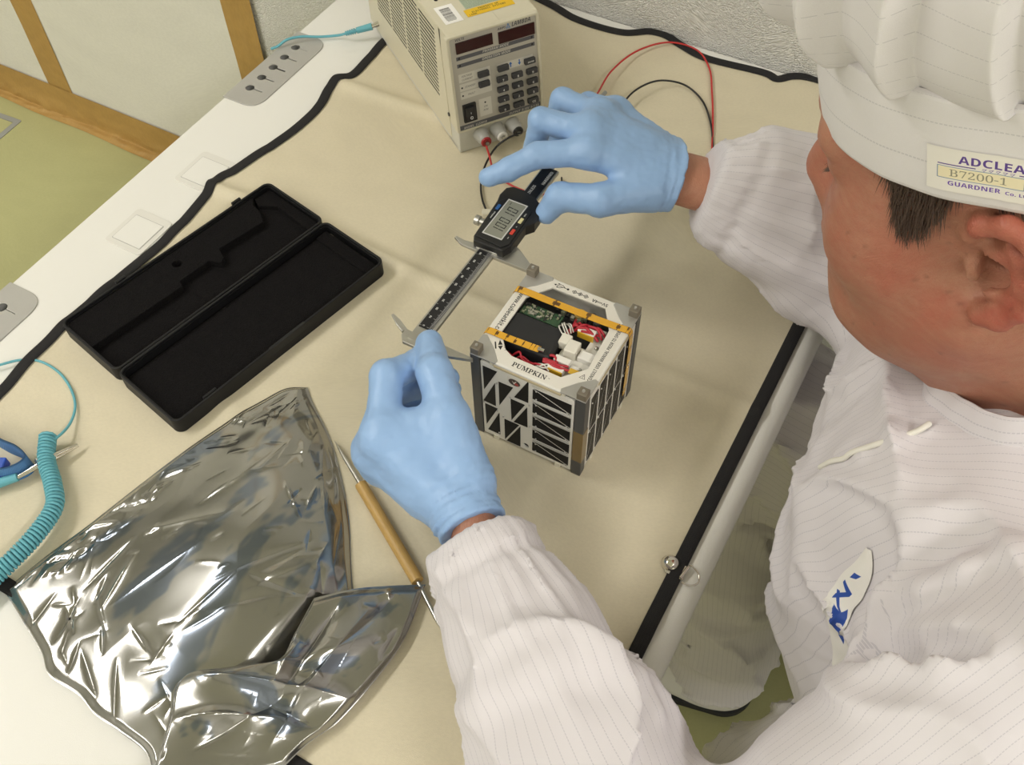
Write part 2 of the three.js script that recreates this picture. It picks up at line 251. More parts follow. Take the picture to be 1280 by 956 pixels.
// brown paper tape round the sheet: two uprights and a crumpled strip along the foot
function tapeStrip(name, x0, x1, y0, y1, seed) {
  const w = x1 - x0, h = y1 - y0, n = N3;
  const g = grid(w > h ? 120 : 10, w > h ? 8 : 80, (u, v) => [x0 + w * u + 0.0015 * n(v * 9, seed, 1), y0 + h * v, RZ0 + 0.0072 + 0.0008 * n(u * 4, v * 12, seed)]);
  return struct(name, planarUV(g, 1, 'x', 'y'), M.kraft);
}
tapeStrip('trim_2', -1.42, -1.356, 0.05, 2.05, 3);
tapeStrip('trim_3', -0.868, -0.805, 0.05, 2.05, 5);
{
  const x0 = -3.1, x1 = -0.8;
  const g = grid(400, 16, (u, v) => {
    const x = x0 + (x1 - x0) * u, cr = smooth(0, 0.25, v) * smooth(0.75, 0.4, v), wr = 0.5 + 0.5 * N3(x * 9, v * 2, 4), k = v * 1.6;
    const lift = cr * (0.006 * wr + 0.005 * Math.max(0, N3(x * 22, v * 4, 9)));
    if (k < 0.55) return [x, 0.0012 + lift, RZ0 + 0.008 + (0.55 - k) * (0.042 + 0.008 * N3(x * 3, 0, 2)) + lift];
    return [x, 0.0012 + (k - 0.55) * 0.072 + lift * 0.4, RZ0 + 0.0088 + lift];
  });
  struct('trim_4', planarUV(g, 1, 'x', 'y'), M.kraft);
}
{ // flush floor hatch with a pale metal rim
  const g = slab((() => { const s = roundRect(0.16, 0.16, 0.004); s.holes.push(roundRect(0.136, 0.136, 0.003)); return s; })(), 0.0015, 0.0003);
  const h = thing('floor_hatch', 'grey square metal rim of a hatch in green floor', 'floor hatch', [-1.555, 0, -0.40], 0.06);
  part(h, 'rim', g, std(col(0.36, 0.37, 0.36), 0.5, { metalness: 0.3 }));
  part(h, 'lid', slab(roundRect(0.134, 0.134, 0.003), 0.0008), M.floor);
}
LAMPS.forEach(([x, z, sx, sz]) => {
  const t = thing('ceiling_lamp', `long fluorescent ceiling panel lamp ${x < 0 ? 'over the open green floor' : 'above the seated person'}, ${z < 1.5 ? 'beside the taped wall' : 'away from the taped wall'}`, 'ceiling lamp', [x, CEILING, z], 0, 'ceiling lamps');
  part(t, 'frame', [box(0.02, 0.02, sz + 0.04, -sx / 2 - 0.01, -0.01, 0), box(0.02, 0.02, sz + 0.04, sx / 2 + 0.01, -0.01, 0), box(sx, 0.02, 0.02, 0, -0.01, -sz / 2 - 0.01), box(sx, 0.02, 0.02, 0, -0.01, sz / 2 + 0.01)], std(col(0.8, 0.8, 0.78), 0.5));
  part(t, 'lamp_diffuser', box(sx, 0.004, sz, 0, -0.004, 0), std(col(0.8, 0.8, 0.78), 0.5, { emissive: LAMP_COLOR, emissiveIntensity: LAMP_GLOW }));
  const l = new THREE.RectAreaLight(LAMP_COLOR, LAMP_LIGHT, sx, sz); l.position.set(x, CEILING - 0.012, z); l.rotation.x = -Math.PI / 2; l.name = 'ceiling_lamp_light'; scene.add(l);
});

// ---------------------------------------------------------------- the desk
const TY = T - 0.0018;                               // bare table top
{
  const x0 = -0.5326, x1 = 0.178, z0 = -0.546, z1 = 0.78, th = 0.034;
  const desk = thing('work_desk', 'long white laminate desk with rounded edge and cable plates', 'desk', [0, 0, 0]);
  const s = new THREE.Shape(); s.moveTo(x0 + 0.003, 0); s.lineTo(x1 - 0.013, 0); s.absarc(x1 - 0.013, -0.013, 0.013, Math.PI / 2, 0, true); s.lineTo(x1, -th + 0.008); s.absarc(x1 - 0.008, -th + 0.008, 0.008, 0, -Math.PI / 2, true); s.lineTo(x0 + 0.003, -th); s.absarc(x0 + 0.003, -th + 0.003, 0.003, -Math.PI / 2, -Math.PI, true); s.lineTo(x0, -0.003); s.absarc(x0 + 0.003, -0.003, 0.003, Math.PI, Math.PI / 2, true);
  const notch = (zc) => box(0.032, 0.1, 0.116, x0 + 0.0225, TY, zc);   // the tabletop is cut through under each cable plate
  part(desk, 'tabletop', planarUV(cut(new THREE.ExtrudeGeometry(s, { depth: z1 - z0, bevelEnabled: false, curveSegments: 10 }).translate(0, TY, z0), [notch(-0.275), notch(0.19)]), 1), M.desk);
  for (const x of [x0 + 0.075, x1 - 0.06]) for (const z of [z0 + 0.06, z1 - 0.06]) { const l = part(desk, 'leg', rbox(0.045, TY - th, 0.045, 0.004), M.legSteel, [x, (TY - th) / 2, z]); part(l, 'foot', cyl(0.022, 0.025, 0.012, 16, 0, -(TY - th) / 2 + 0.006, 0.0), M.dark); }
  part(desk, 'apron', box(0.02, 0.06, z1 - z0 - 0.16), M.legSteel, [x0 + 0.075, TY - th - 0.03, (z0 + z1) / 2]);
  { // dark tray added below the cable plates so their slots look black
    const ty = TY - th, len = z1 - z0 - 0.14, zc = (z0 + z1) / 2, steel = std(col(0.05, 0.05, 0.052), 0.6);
    part(desk, 'added_dark_tray', [box(0.002, 0.09, len, x0 + 0.003, ty - 0.045, zc), box(0.002, 0.09, len, x0 + 0.044, ty - 0.045, zc), box(0.043, 0.002, len, x0 + 0.0235, ty - 0.09, zc)], steel, null, 'dark tray added to darken the plate slots');
  }
  // two grey cable plates with keyhole slots let into the long edge
  for (const zc of [-0.275, 0.19]) {
    const w = 0.047, L = 0.142, sh = new THREE.Shape(); sh.moveTo(-w / 2, -L / 2); sh.lineTo(w / 2 - 0.02, -L / 2); sh.quadraticCurveTo(w / 2, -L / 2, w / 2, -L / 2 + 0.022); sh.lineTo(w / 2, L / 2 - 0.022); sh.quadraticCurveTo(w / 2, L / 2, w / 2 - 0.02, L / 2); sh.lineTo(-w / 2, L / 2); sh.closePath();
    for (let k = 0; k < 5; k++) {
      const zz = (k - 2) * 0.0218, cx = -0.006, r = 0.0052, sl = [0.0011, 0.0014, 0.0014, 0.0005, 0.0022][(k * 2) % 5] * 0.55, p = new THREE.Path(), a = Math.asin(sl / r);
      p.absarc(cx, zz, r, a, Math.PI * 2 - a); p.lineTo(cx + 0.0175, zz - sl); p.lineTo(cx + 0.0175, zz + sl); p.closePath(); sh.holes.push(p);
    }
    part(desk, 'cable_plate', slab(sh, 0.0016, 0.0005), M.plate, [x0 + w / 2 - 0.0005, TY - 0.0002, zc], 'grey cable plate with five keyhole slots');
  }
  // two square outlet covers
  for (const [cx, cz] of [[-0.468, -0.0955], [-0.470, 0.0066]]) {
    const c = part(desk, 'outlet_cover', slab(roundRect(0.047, 0.0515, 0.005), 0.0013, 0.0004), M.deskPlastic, [cx, TY - 0.0002, cz], 'white square outlet cover');
    part(c, 'cover_lid', slab(roundRect(0.0355, 0.0355, 0.001), 0.0007, 0.0003), M.desk, [0.0, 0.0013, 0.001]);
    const ring = roundRect(0.0368, 0.0368, 0.0012); ring.holes.push(roundRect(0.0358, 0.0358, 0.001));
    part(c, 'lid_joint', slab(ring, 0.0003), std(col(0.42, 0.41, 0.39), 0.8), [0, 0.00115, 0.001]);
  }
}

// ---------------------------------------------------------------- the anti-static mat
function matHeight(x, z) {                             // soft creases left by folding
  const cr = (d, w, h) => h * Math.exp(-(d * d) / (w * w));
  let h = cr(z + 0.0795 + 0.004 * Math.sin(x * 14), 0.0075, 0.0056 * (0.55 + 0.45 * smooth(0.1, -0.25, x)));
  h += cr(z + 0.288 + 0.03 * (x + 0.4), 0.0085, 0.0045 * smooth(0.05, -0.35, x)) + cr(z - 0.135, 0.011, 0.0016) + cr(x + 0.14, 0.02, 0.0007);
  h += cr(x - 0.005 + 0.2 * (z + 0.4), 0.018, 0.003 * smooth(-0.2, -0.5, z)) + 0.0006 * N2(x * 4, z * 4);
  const e = 0.0026 * Math.max(0, N2(z * 13, 5)) * smooth(-0.36, -0.44, x);
  return Math.max(0, h) + e;
}
{
  const mat = thing('work_mat', 'beige anti-static table mat with black fabric binding and fold creases', 'mat', [0, 0, 0]);
  const lx = (z) => { for (let i = 0; i + 1 < MATL.length; i++) { const a = MATL[i], b = MATL[i + 1]; if (z <= a[2] && z >= b[2]) return lerp(a[0], b[0], (a[2] - z) / (a[2] - b[2] + 1e-9)); } return z > 0 ? MATL[0][0] : -0.43; };
  const wz = (x) => { for (let i = 0; i + 1 < MATT.length; i++) { const a = MATT[i], b = MATT[i + 1]; if (x >= a[0] && x <= b[0]) return lerp(a[2], b[2], (x - a[0]) / (b[0] - a[0])); } return -0.542; };
  const X1 = 0.157, Z1 = 0.352;
  const at = (u, v, dy) => { const z = lerp(-0.54, Z1, v), l = lx(z) + 0.004, x = lerp(l, X1, u), zt = lerp(wz(x) + 0.004, Z1, v); return [x, T + dy + matHeight(x, zt), zt]; };
  part(mat, 'mat_sheet', planarUV(merged([grid(150, 220, (u, v) => at(u, 1 - v, 0)), grid(40, 60, (u, v) => at(u, v, -0.0016))]), 1), M.mat);
  const ov = []; for (let k = 0; k < 14; k++) { const a = (k / 14) * Math.PI * 2; ov.push([0.0058 * Math.cos(a), 0.0017 * Math.sin(a)]); }
  const lift = (p) => [p[0], T + 0.0008 + matHeight(p[0], p[2]) + 0.0004, p[2]];
  const left = [[-0.4425, T, 0.35], [-0.4435, T, 0.29], ...MATL].map(lift);
  const dense = (pts) => curve(pts).getSpacedPoints(240).map((p) => lift([p.x, p.y, p.z]));
  part(mat, 'binding', sweep(dense(left), ov, 420), M.binding);
  part(mat, 'binding', sweep(dense([[-0.43, T, -0.536], ...MATT, [0.12, T, -0.546], [0.157, T, -0.543]]), ov, 420), M.binding);
  part(mat, 'binding', sweep(dense([[0.1545, T, -0.543], [0.1545, T, -0.3], [0.1548, T, -0.1], [0.1545, T, 0.1], [0.1545, T, 0.352]]), ov, 420), M.binding);
  part(mat, 'binding', sweep(dense([[-0.4425, T, 0.35], [-0.3, T, 0.3505], [-0.1, T, 0.35], [0.1545, T, 0.351]]), ov, 240), M.binding);
  // earth stud with its D-ring on the binding
  const st = part(mat, 'earth_stud', new THREE.LatheGeometry([[0, 0.0062], [0.0025, 0.006], [0.0052, 0.0046], [0.0066, 0.0022], [0.0068, 0.0008], [0.0074, 0.0004], [0.0074, 0]].map((p) => new THREE.Vector2(...p)).reverse(), 28), M.chrome, [0.1478, T + 0.0012, 0.0862], 'polished metal earth stud');
  part(st, 'strap_plate', rbox(0.0155, 0.0011, 0.0125, 0.0004), M.chrome, [0.006, 0.0006, 0.0028]);
  part(st, 'hinge_barrel', rod([0.0135, 0.0016, -0.0032], [0.0115, 0.0016, 0.0085], 0.0014), M.chrome);
  const dr = []; for (let k = 0; k <= 24; k++) { const a = -1.62 + (k / 24) * 3.24; dr.push([0.0145 + 0.0105 * Math.cos(a), 0.0014 - 0.0028 * Math.max(0, Math.cos(a)), 0.0028 + 0.0082 * Math.sin(a)]); }
  part(st, 'd_ring', tube(dr, 0.00075, 60, 8), M.chrome);
}

// ---------------------------------------------------------------- bench power supply
{
  const W = 0.1015, H = 0.1334, Y0 = 0.0281, D = 0.265, K = 0.0149, PH = Math.hypot(H - Y0, K), slant = Math.atan2(K, H - Y0);
  const psu = thing('power_supply', 'cream bench power supply with keypad, two dark displays and vented side', 'power supply', [-0.2437, T, -0.2455], 0.9596);
  const shell = std(col(0.66, 0.615, 0.475), 0.5, { bumpMap: repeat(M.fineBump, 2, 2), bumpScale: 0.00012 }), base = std(col(0.60, 0.585, 0.51), 0.5);
  // housing: side profile extruded over the width, minus a thin side sheet that carries the slots
  // hollow on the vented side, so that the slots open into a real space under the cover
  const edge = [[-0.002, Y0], [-0.002 - K, H - 0.001], [-0.006 - K, H], [-D, H], [-D, 0.006], [-0.012, 0.006], [-0.012, Y0]], opts = (d) => ({ depth: d, bevelEnabled: false });
  const hollow = poly(edge, [[[-0.034, 0.010], [-0.034, H - 0.002], [-D + 0.003, H - 0.002], [-D + 0.003, 0.010]]]);
  const turn = (g, x) => g.rotateY(-Math.PI / 2).translate(x, 0, 0);
  const vents = [0.018, 0.026].map((x) => slab(roundRect(0.0045, 0.012, 0.002), 0.02).translate(x, H - 0.01, -0.083));
  part(psu, 'housing', [cut(turn(new THREE.ExtrudeGeometry(hollow, opts(0.058)), 0.0601), vents), turn(new THREE.ExtrudeGeometry(poly(edge), opts(W - 0.0605)), W - 0.0002)], shell);
  const sheet = poly([[-0.018 - K * 0.2, 0.008], [-0.022 - K, H - 0.001], [-D, H - 0.001], [-D, 0.008]]);
  const slots = [];
  for (let c = 0; c < 4; c++) for (let r = 0; r < 17; r++) {
    const y = 0.1225 - r * 0.0049, g1 = -0.048 - c * 0.046, g0 = g1 - 0.0425, s = new THREE.Path(), e = 0.00145;
    s.moveTo(g0, y - e); s.lineTo(g1, y - e); s.lineTo(g1, y + e); s.lineTo(g0, y + e); s.closePath(); sheet.holes.push(s);
  }
  const sp = part(psu, 'side_panel', new THREE.ExtrudeGeometry(sheet, { depth: 0.0006, bevelEnabled: false }).rotateY(-Math.PI / 2).translate(0.0021, 0, 0), shell, null, 'slotted side panel');
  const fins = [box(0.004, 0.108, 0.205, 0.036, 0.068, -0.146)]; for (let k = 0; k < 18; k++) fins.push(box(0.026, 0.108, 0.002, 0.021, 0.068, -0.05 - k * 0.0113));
  part(psu, 'added_slot_darkener', fins, std(col(0.022, 0.022, 0.024), 0.55), null, 'black finned block added behind the slots to darken them');  // invented black insert, keeps the side slots dark
  part(sp, 'screw', cyl(0.0022, 0.0022, 0.001, 12).rotateZ(Math.PI / 2), std(col(0.03, 0.03, 0.03), 0.4), [0.0013, 0.0357, -0.0248]);
  part(psu, 'base', [rbox(W - 0.003, 0.028, 0.03, 0.002, W / 2 + 0.0005, 0.014, -0.0165), rbox(W - 0.003, 0.006, D - 0.02, 0.002, W / 2 + 0.0005, 0.004, -D / 2 + 0.004)], base);
  for (const x of [0.012, W - 0.012]) for (const g of [-0.06, -D + 0.03]) part(psu, 'foot', cyl(0.006, 0.006, 0.002, 14), M.dark, [x, 0.001, g]);
  // bezel and printed front panel
  const front = new THREE.Group(); front.name = 'front_panel'; psu.add(front); front.position.set(0, Y0, 0); front.rotation.x = -slant; front.userData.label = 'printed grey front panel with bezel';
  const bez = roundRect(W, PH, 0.003, W / 2, PH / 2); bez.holes.push(roundRect(W - 0.007, PH - 0.0046, 0.0015, W / 2, PH / 2 - 0.0004));
  part(front, 'bezel', new THREE.ExtrudeGeometry(bez, { depth: 0.006, bevelEnabled: true, bevelSize: 0.0008, bevelThickness: 0.0008, bevelOffset: -0.0008, bevelSegments: 2 }).translate(0, 0, -0.0055), shell);
  const PX = 10, cw = 1015, ch = Math.round(PH * 10000);
  const tex = canvasTexture(cw, ch, (c) => {
    const X = (mm) => mm * PX, Y = (mm) => ch - mm * PX;
    c.fillStyle = '#b9b4a8'; c.fillRect(0, 0, cw, ch);
    c.fillStyle = '#5a5a5f'; c.fillRect(X(9), Y(83.3), X(86.5), 40); c.fillRect(X(9), Y(75.6), X(86.5), 40); c.fillRect(X(4), Y(7.2), X(94), 70);
    c.fillStyle = '#1a1a1c'; for (const [x, y] of [[12, 81.3], [92.6, 81.3], [12, 73.6], [92.6, 73.6]]) c.fillRect(X(x) - 10, Y(y) - 10, 20, 20);
    c.fillStyle = '#c9c6bd'; c.font = 'italic bold 36px sans-serif'; c.textAlign = 'center'; c.fillText('PROGRAM MODE', X(52), Y(80.2)); c.fillText('OPERATION MODE', X(52), Y(72.5));
    c.font = 'italic bold 34px sans-serif'; c.textAlign = 'left'; c.fillText('MODEL  LLS3018', X(8), Y(2.6)); c.textAlign = 'right'; c.fillText('OUTPUT  0-18V  0-1.5A', X(96), Y(2.6));
    c.fillStyle = '#3c3c40'; c.textAlign = 'left'; c.font = 'italic bold 34px sans-serif'; c.fillText('VOLTS', X(9.5), Y(99.6)); c.fillText('AMPS', X(55.6), Y(98.6));
    c.font = 'italic bold 62px sans-serif'; c.save(); c.translate(X(71), Y(98.6)); c.scale(0.84, 1); c.fillText('LAMBDA', 0, 0); c.restore();
    c.strokeStyle = '#4a78b8'; c.lineWidth = 5; c.beginPath(); c.moveTo(X(65.5), Y(98.2)); c.lineTo(X(67.6), Y(103)); c.lineTo(X(69.7), Y(98.2)); c.closePath(); c.stroke(); c.beginPath(); c.moveTo(X(67.6), Y(103)); c.lineTo(X(67.6), Y(100)); c.lineTo(X(65.8), Y(98.5)); c.moveTo(X(67.6), Y(100)); c.lineTo(X(69.4), Y(98.5)); c.stroke();
    c.fillStyle = '#d3cfc4'; c.fillRect(X(9), Y(64.5), X(35), 92); c.fillRect(X(9), Y(53.5), X(35), 80); c.fillRect(X(9), Y(44.5), X(35), 78); c.fillRect(X(28), Y(31), X(14), 200); c.fillRect(X(51.5), Y(63), X(41), 84);
    c.fillStyle = '#55534e'; c.font = 'italic 28px sans-serif'; c.fillText('VOLTAGE', X(12), Y(60.5)); c.fillText('CURRENT', X(12), Y(56.8)); c.fillText('STANDBY', X(14.5), Y(48.4)); c.fillText('FAULT', X(17), Y(39.6)); c.fillText('ON', X(33), Y(20.5)); c.fillText('REM', X(32), Y(16.5));
    c.fillStyle = '#17171a'; for (const [x, y] of [[11.5, 49.2], [11.5, 40.4], [35, 26]]) { c.beginPath(); c.arc(X(x), Y(y), 10, 0, 7); c.fill(); }
    c.fillStyle = '#2c66b4'; for (const [x, s] of [[67, 1], [77, -1]]) { c.save(); c.translate(X(x), Y(58.8)); c.scale(1, s); c.fillRect(-6, -6, 12, 34); c.beginPath(); c.moveTo(-18, -4); c.lineTo(0, -32); c.lineTo(18, -4); c.fill(); c.restore(); }
  });
  const pg = new THREE.PlaneGeometry(W - 0.005, PH - 0.003).translate(W / 2, PH / 2, 0);
  { const p = pg.attributes.position, uv = pg.attributes.uv; for (let i = 0; i < p.count; i++) uv.setXY(i, p.getX(i) / W, p.getY(i) / PH); }
  part(front, 'printed_panel', pg, std('#ffffff', 0.45, { map: tex }), [0, 0, -0.0006], 'grey panel printed with legends and maker mark');
  const glass = std(col(0.035, 0.004, 0.006), 0.18, { clearcoat: 0.3 });
  part(front, 'display', rbox(0.040, 0.0118, 0.0016, 0.0004), glass, [0.0296, 0.0924, -0.0002], 'dark red voltage display');
  part(front, 'display', rbox(0.0402, 0.0124, 0.0016, 0.0004), glass, [0.0760, 0.0905, -0.0002], 'dark red current display');
  const keyMat = std(col(0.045, 0.045, 0.05), 0.55), keyGeo = rbox(0.0122, 0.0062, 0.0042, 0.001), keys = [['', 57.6, 58.9], ['ENTER', 87.8, 57.8], ['7', 55.6, 47.3], ['8', 72.6, 46.8], ['9', 89.6, 46.2], ['4', 55.4, 36], ['5', 72.3, 35.5], ['6', 89.3, 34.9], ['1', 55.1, 24.7], ['2', 72, 24.1], ['3', 89, 23.6], ['0', 54.9, 13.5], ['.', 72, 13], ['CE', 88.8, 12.6], ['', 35.4, 59.1], ['', 35.2, 48]];
  const legend = {};
  for (const [s, x, y] of keys) {
    const k = part(front, 'key', keyGeo, keyMat, [x / 1000, y / 1000, 0.0016]);
    if (!s) continue;
    const t = canvasTexture(128, 64, (c) => { c.fillStyle = '#39393d'; c.fillRect(0, 0, 128, 64); c.fillStyle = '#e8e8e4'; c.font = (s.length > 2 ? 'italic bold 30px' : 'bold 46px') + ' sans-serif'; c.textAlign = 'center'; c.fillText(s, 66, s.length > 2 ? 42 : 52); });
    part(k, 'legend', new THREE.PlaneGeometry(0.0100, 0.0046), std('#ffffff', 0.55, { map: t }), [0, -0.0003, 0.00215]);
  }
  const sw = part(front, 'power_switch', rbox(0.0148, 0.0205, 0.003, 0.0008), std(col(0.01, 0.01, 0.011), 0.35), [0.0165, 0.0204, 0.0004], 'black rocker switch');
  part(sw, 'rocker', rbox(0.0105, 0.0155, 0.004, 0.001).rotateX(0.16), std(col(0.016, 0.016, 0.018), 0.4), [0, 0, 0.0012]);
  part(sw, 'rocker_mark', [new THREE.TorusGeometry(0.0014, 0.0003, 8, 20).translate(0, -0.0042, 0.0042), box(0.0004, 0.0022, 0.0003, 0, 0.001, 0.0034)], std(col(0.8, 0.8, 0.8), 0.5));
  // binding posts
  [[0.0265, 0.35, 0.015, 0.02], [0.0455, 0.75, 0.73, 0.68], [0.064, 0.012, 0.012, 0.012]].forEach(([x, r, g, b], i) => {
    const po = part(psu, 'binding_post', new THREE.LatheGeometry([[0.0085, 0], [0.0085, 0.004], [0.0075, 0.005], [0.0075, 0.010], [0.0062, 0.011], [0.0062, 0.016], [0, 0.016]].map((p) => new THREE.Vector2(...p)), 22).rotateX(Math.PI / 2), std(col(0.66, 0.65, 0.62), 0.3, { transmission: 0.25, thickness: 0 }), [x, 0.018, -0.003], ['red', 'white', 'black'][i] + ' tipped binding post');
    part(po, 'post_cap', new THREE.LatheGeometry([[0.0058, 0.0155], [0.0058, 0.0175], [0.0048, 0.0185], [0.0022, 0.0185], [0.0022, 0.016]].map((p) => new THREE.Vector2(...p)), 20).rotateX(Math.PI / 2), std(col(r, g, b), 0.35));
    part(po, 'post_core', cyl(0.0022, 0.0022, 0.006, 12).rotateX(Math.PI / 2), M.steel, [0, 0, 0.0175]);
  });
  // top: barcode label, yellow property sticker, green inspection sticker, vent holes
  const bar = canvasTexture(256, 384, (c) => { const r = rnd(3); c.fillStyle = '#f4f2ee'; c.fillRect(0, 0, 256, 384); c.fillStyle = '#3c3c3c'; for (let y = 60; y < 310;) { const h = 2 + r() * 7; c.fillRect(50, y, 140, h); y += h + 2 + r() * 6; } for (let i = 0; i < 12; i++) c.fillRect(60 + i * 10, 322, 6, 12); });
  part(psu, 'barcode_label', new THREE.PlaneGeometry(0.0195, 0.0318).rotateX(-Math.PI / 2), std('#ffffff', 0.5, { map: bar }), [0.0192, H + 0.0003, -0.0506], 'white barcode label');
  const yel = canvasTexture(512, 128, (c) => { c.fillStyle = '#e8bd1c'; c.fillRect(0, 0, 512, 128); c.fillStyle = '#3a3010'; c.font = 'bold 34px monospace'; c.textAlign = 'center'; c.fillText('PROPERTY OF', 260, 40); c.fillText('ELECTRONIC SYSTEMS', 250, 76); c.textAlign = 'left'; c.fillText('LOAN', 24, 112); });
  part(psu, 'property_sticker', new THREE.PlaneGeometry(0.052, 0.0125).rotateX(-Math.PI / 2), std('#ffffff', 0.45, { map: yel }), [0.0605, H + 0.0003, -0.043], 'yellow property sticker');
  const grn = canvasTexture(512, 256, (c) => { c.fillStyle = '#a9b5a0'; c.fillRect(0, 0, 512, 256); const r = rnd(8); c.strokeStyle = '#66705f'; c.lineWidth = 2; for (let y = 16; y < 250; y += 22) for (let x = 14; x < 490;) { const w = 8 + r() * 40; c.strokeRect(x, y, w * 0.8, 9); x += w + 8; } });
  part(psu, 'inspection_sticker', new THREE.PlaneGeometry(0.05, 0.026).rotateX(-Math.PI / 2), std('#ffffff', 0.5, { map: grn }), [0.063, H + 0.00025, -0.0635], 'grey green printed sticker');
}

// ---------------------------------------------------------------- wires round the power supply
const redWire = std(col(0.55, 0.03, 0.03), 0.4), blackWire = std(col(0.012, 0.012, 0.013), 0.4), cream = std(col(0.72, 0.68, 0.55), 0.5);
single('red_wire', tube(REDTOP, 0.0011, 120), redWire, 'thin red wire arching over the mat beside a black wire', 'wire');
single('red_post_wire', tube(REDLOOP, 0.0011, 90), redWire, 'thin red wire leading from the red binding post under the caliper', 'wire');
single('black_wire', tube([...BLKTOP].map((p) => [p[0], p[1], p[2] + 0.0012]), 0.0011, 120), blackWire, 'thin black wire arching over the mat beside the red wire', 'wire');
{
  const w = thing('plug_lead', 'black wire from the binding posts ending in cream plug', 'wire', [0, 0, 0]);
  part(w, 'wire', tube(BLKLOOP, 0.0011, 90), blackWire);
  const c = CONN[0], pl = part(w, 'plug', rbox(0.0085, 0.006, 0.008, 0.0008), cream, [c[0] + 0.001, T + 0.0036, c[2]], 'cream plug'); pl.rotation.y = 0.5;
  part(pl, 'plug_lip', rbox(0.0095, 0.002, 0.003, 0.0005), cream, [0, 0.0026, 0.002]);
}
single('jumper_wire', tube(BLKLINK, 0.0009, 40), blackWire, 'short black wire lying on the mat under the raised thumb', 'wire');
single('sleeve_tube', rod(TUBE[0], TUBE[1], 0.0028, 0.0022), std(col(0.34, 0.35, 0.33), 0.45), 'short grey plastic tube beside the red wire', 'tube');
{
  const a = single('tape_scrap', rbox(0.011, 0.0022, 0.006, 0.0006), std(col(0.62, 0.34, 0.03), 0.3, { clearcoat: 0.5 }), 'small amber tape wrapped joint beside the white sleeve cuff', 'tape', [(AMBER[0][0] + AMBER[1][0]) / 2, T + 0.002, (AMBER[0][2] + AMBER[1][2]) / 2]); a.rotation.y = 0.3;
}
// ---------------------------------------------------------------- light blue earth lead at the power supply
const teal = std(col(0.13, 0.42, 0.50), 0.45);
{
  const l = thing('earth_lead', 'light blue earth lead with spring clip running from the cable plate', 'cable', [0, 0, 0]);
  part(l, 'cable', tube(LEAD.map((p, i) => (i ? p : [p[0] + 0.004, T + 0.001, p[2]])), 0.0016, 70), teal);
  const [a, b] = LEADPLUG, dir = V(b).sub(V(a)), q = (t) => V(a).addScaledVector(dir, t).toArray();
  part(l, 'sleeve', [rod(q(0.42), q(1), 0.0036, 0.0042), ...[0, 0.08, 0.16, 0.24, 0.32].map((t) => rod(q(t), q(t + 0.045), 0.0028 + t * 0.002)), rod(q(0), q(0.44), 0.0021)], teal);
  const [c, d, e] = LEADCLIP;
  const cl = part(l, 'spring_clip', [rod(c, d, 0.0028, 0.0034, 10), rod(d, [e[0], e[1] + 0.0025, e[2]], 0.0026, 0.0016, 8), rod(d, [e[0], e[1] - 0.0025, e[2]], 0.0026, 0.0016, 8)], M.chrome, null, 'chrome spring clip');
  part(cl, 'ring', new THREE.TorusGeometry(0.003, 0.0008, 8, 20).translate(d[0] + 0.004, d[1] + 0.002, d[2] + 0.004), M.chrome);
  const cord = tube([[e[0] + 0.001, e[1], e[2]], [e[0] - 0.003, e[1] + 0.018, e[2] - 0.012], [e[0] + 0.002, e[1] + 0.03, e[2] - 0.04]], 0.0013, 30);
  single('red_hook_wire', cord, std(col(0.30, 0.03, 0.03), 0.45), 'dark red wire held by the spring clip beside the power supply', 'wire');
}

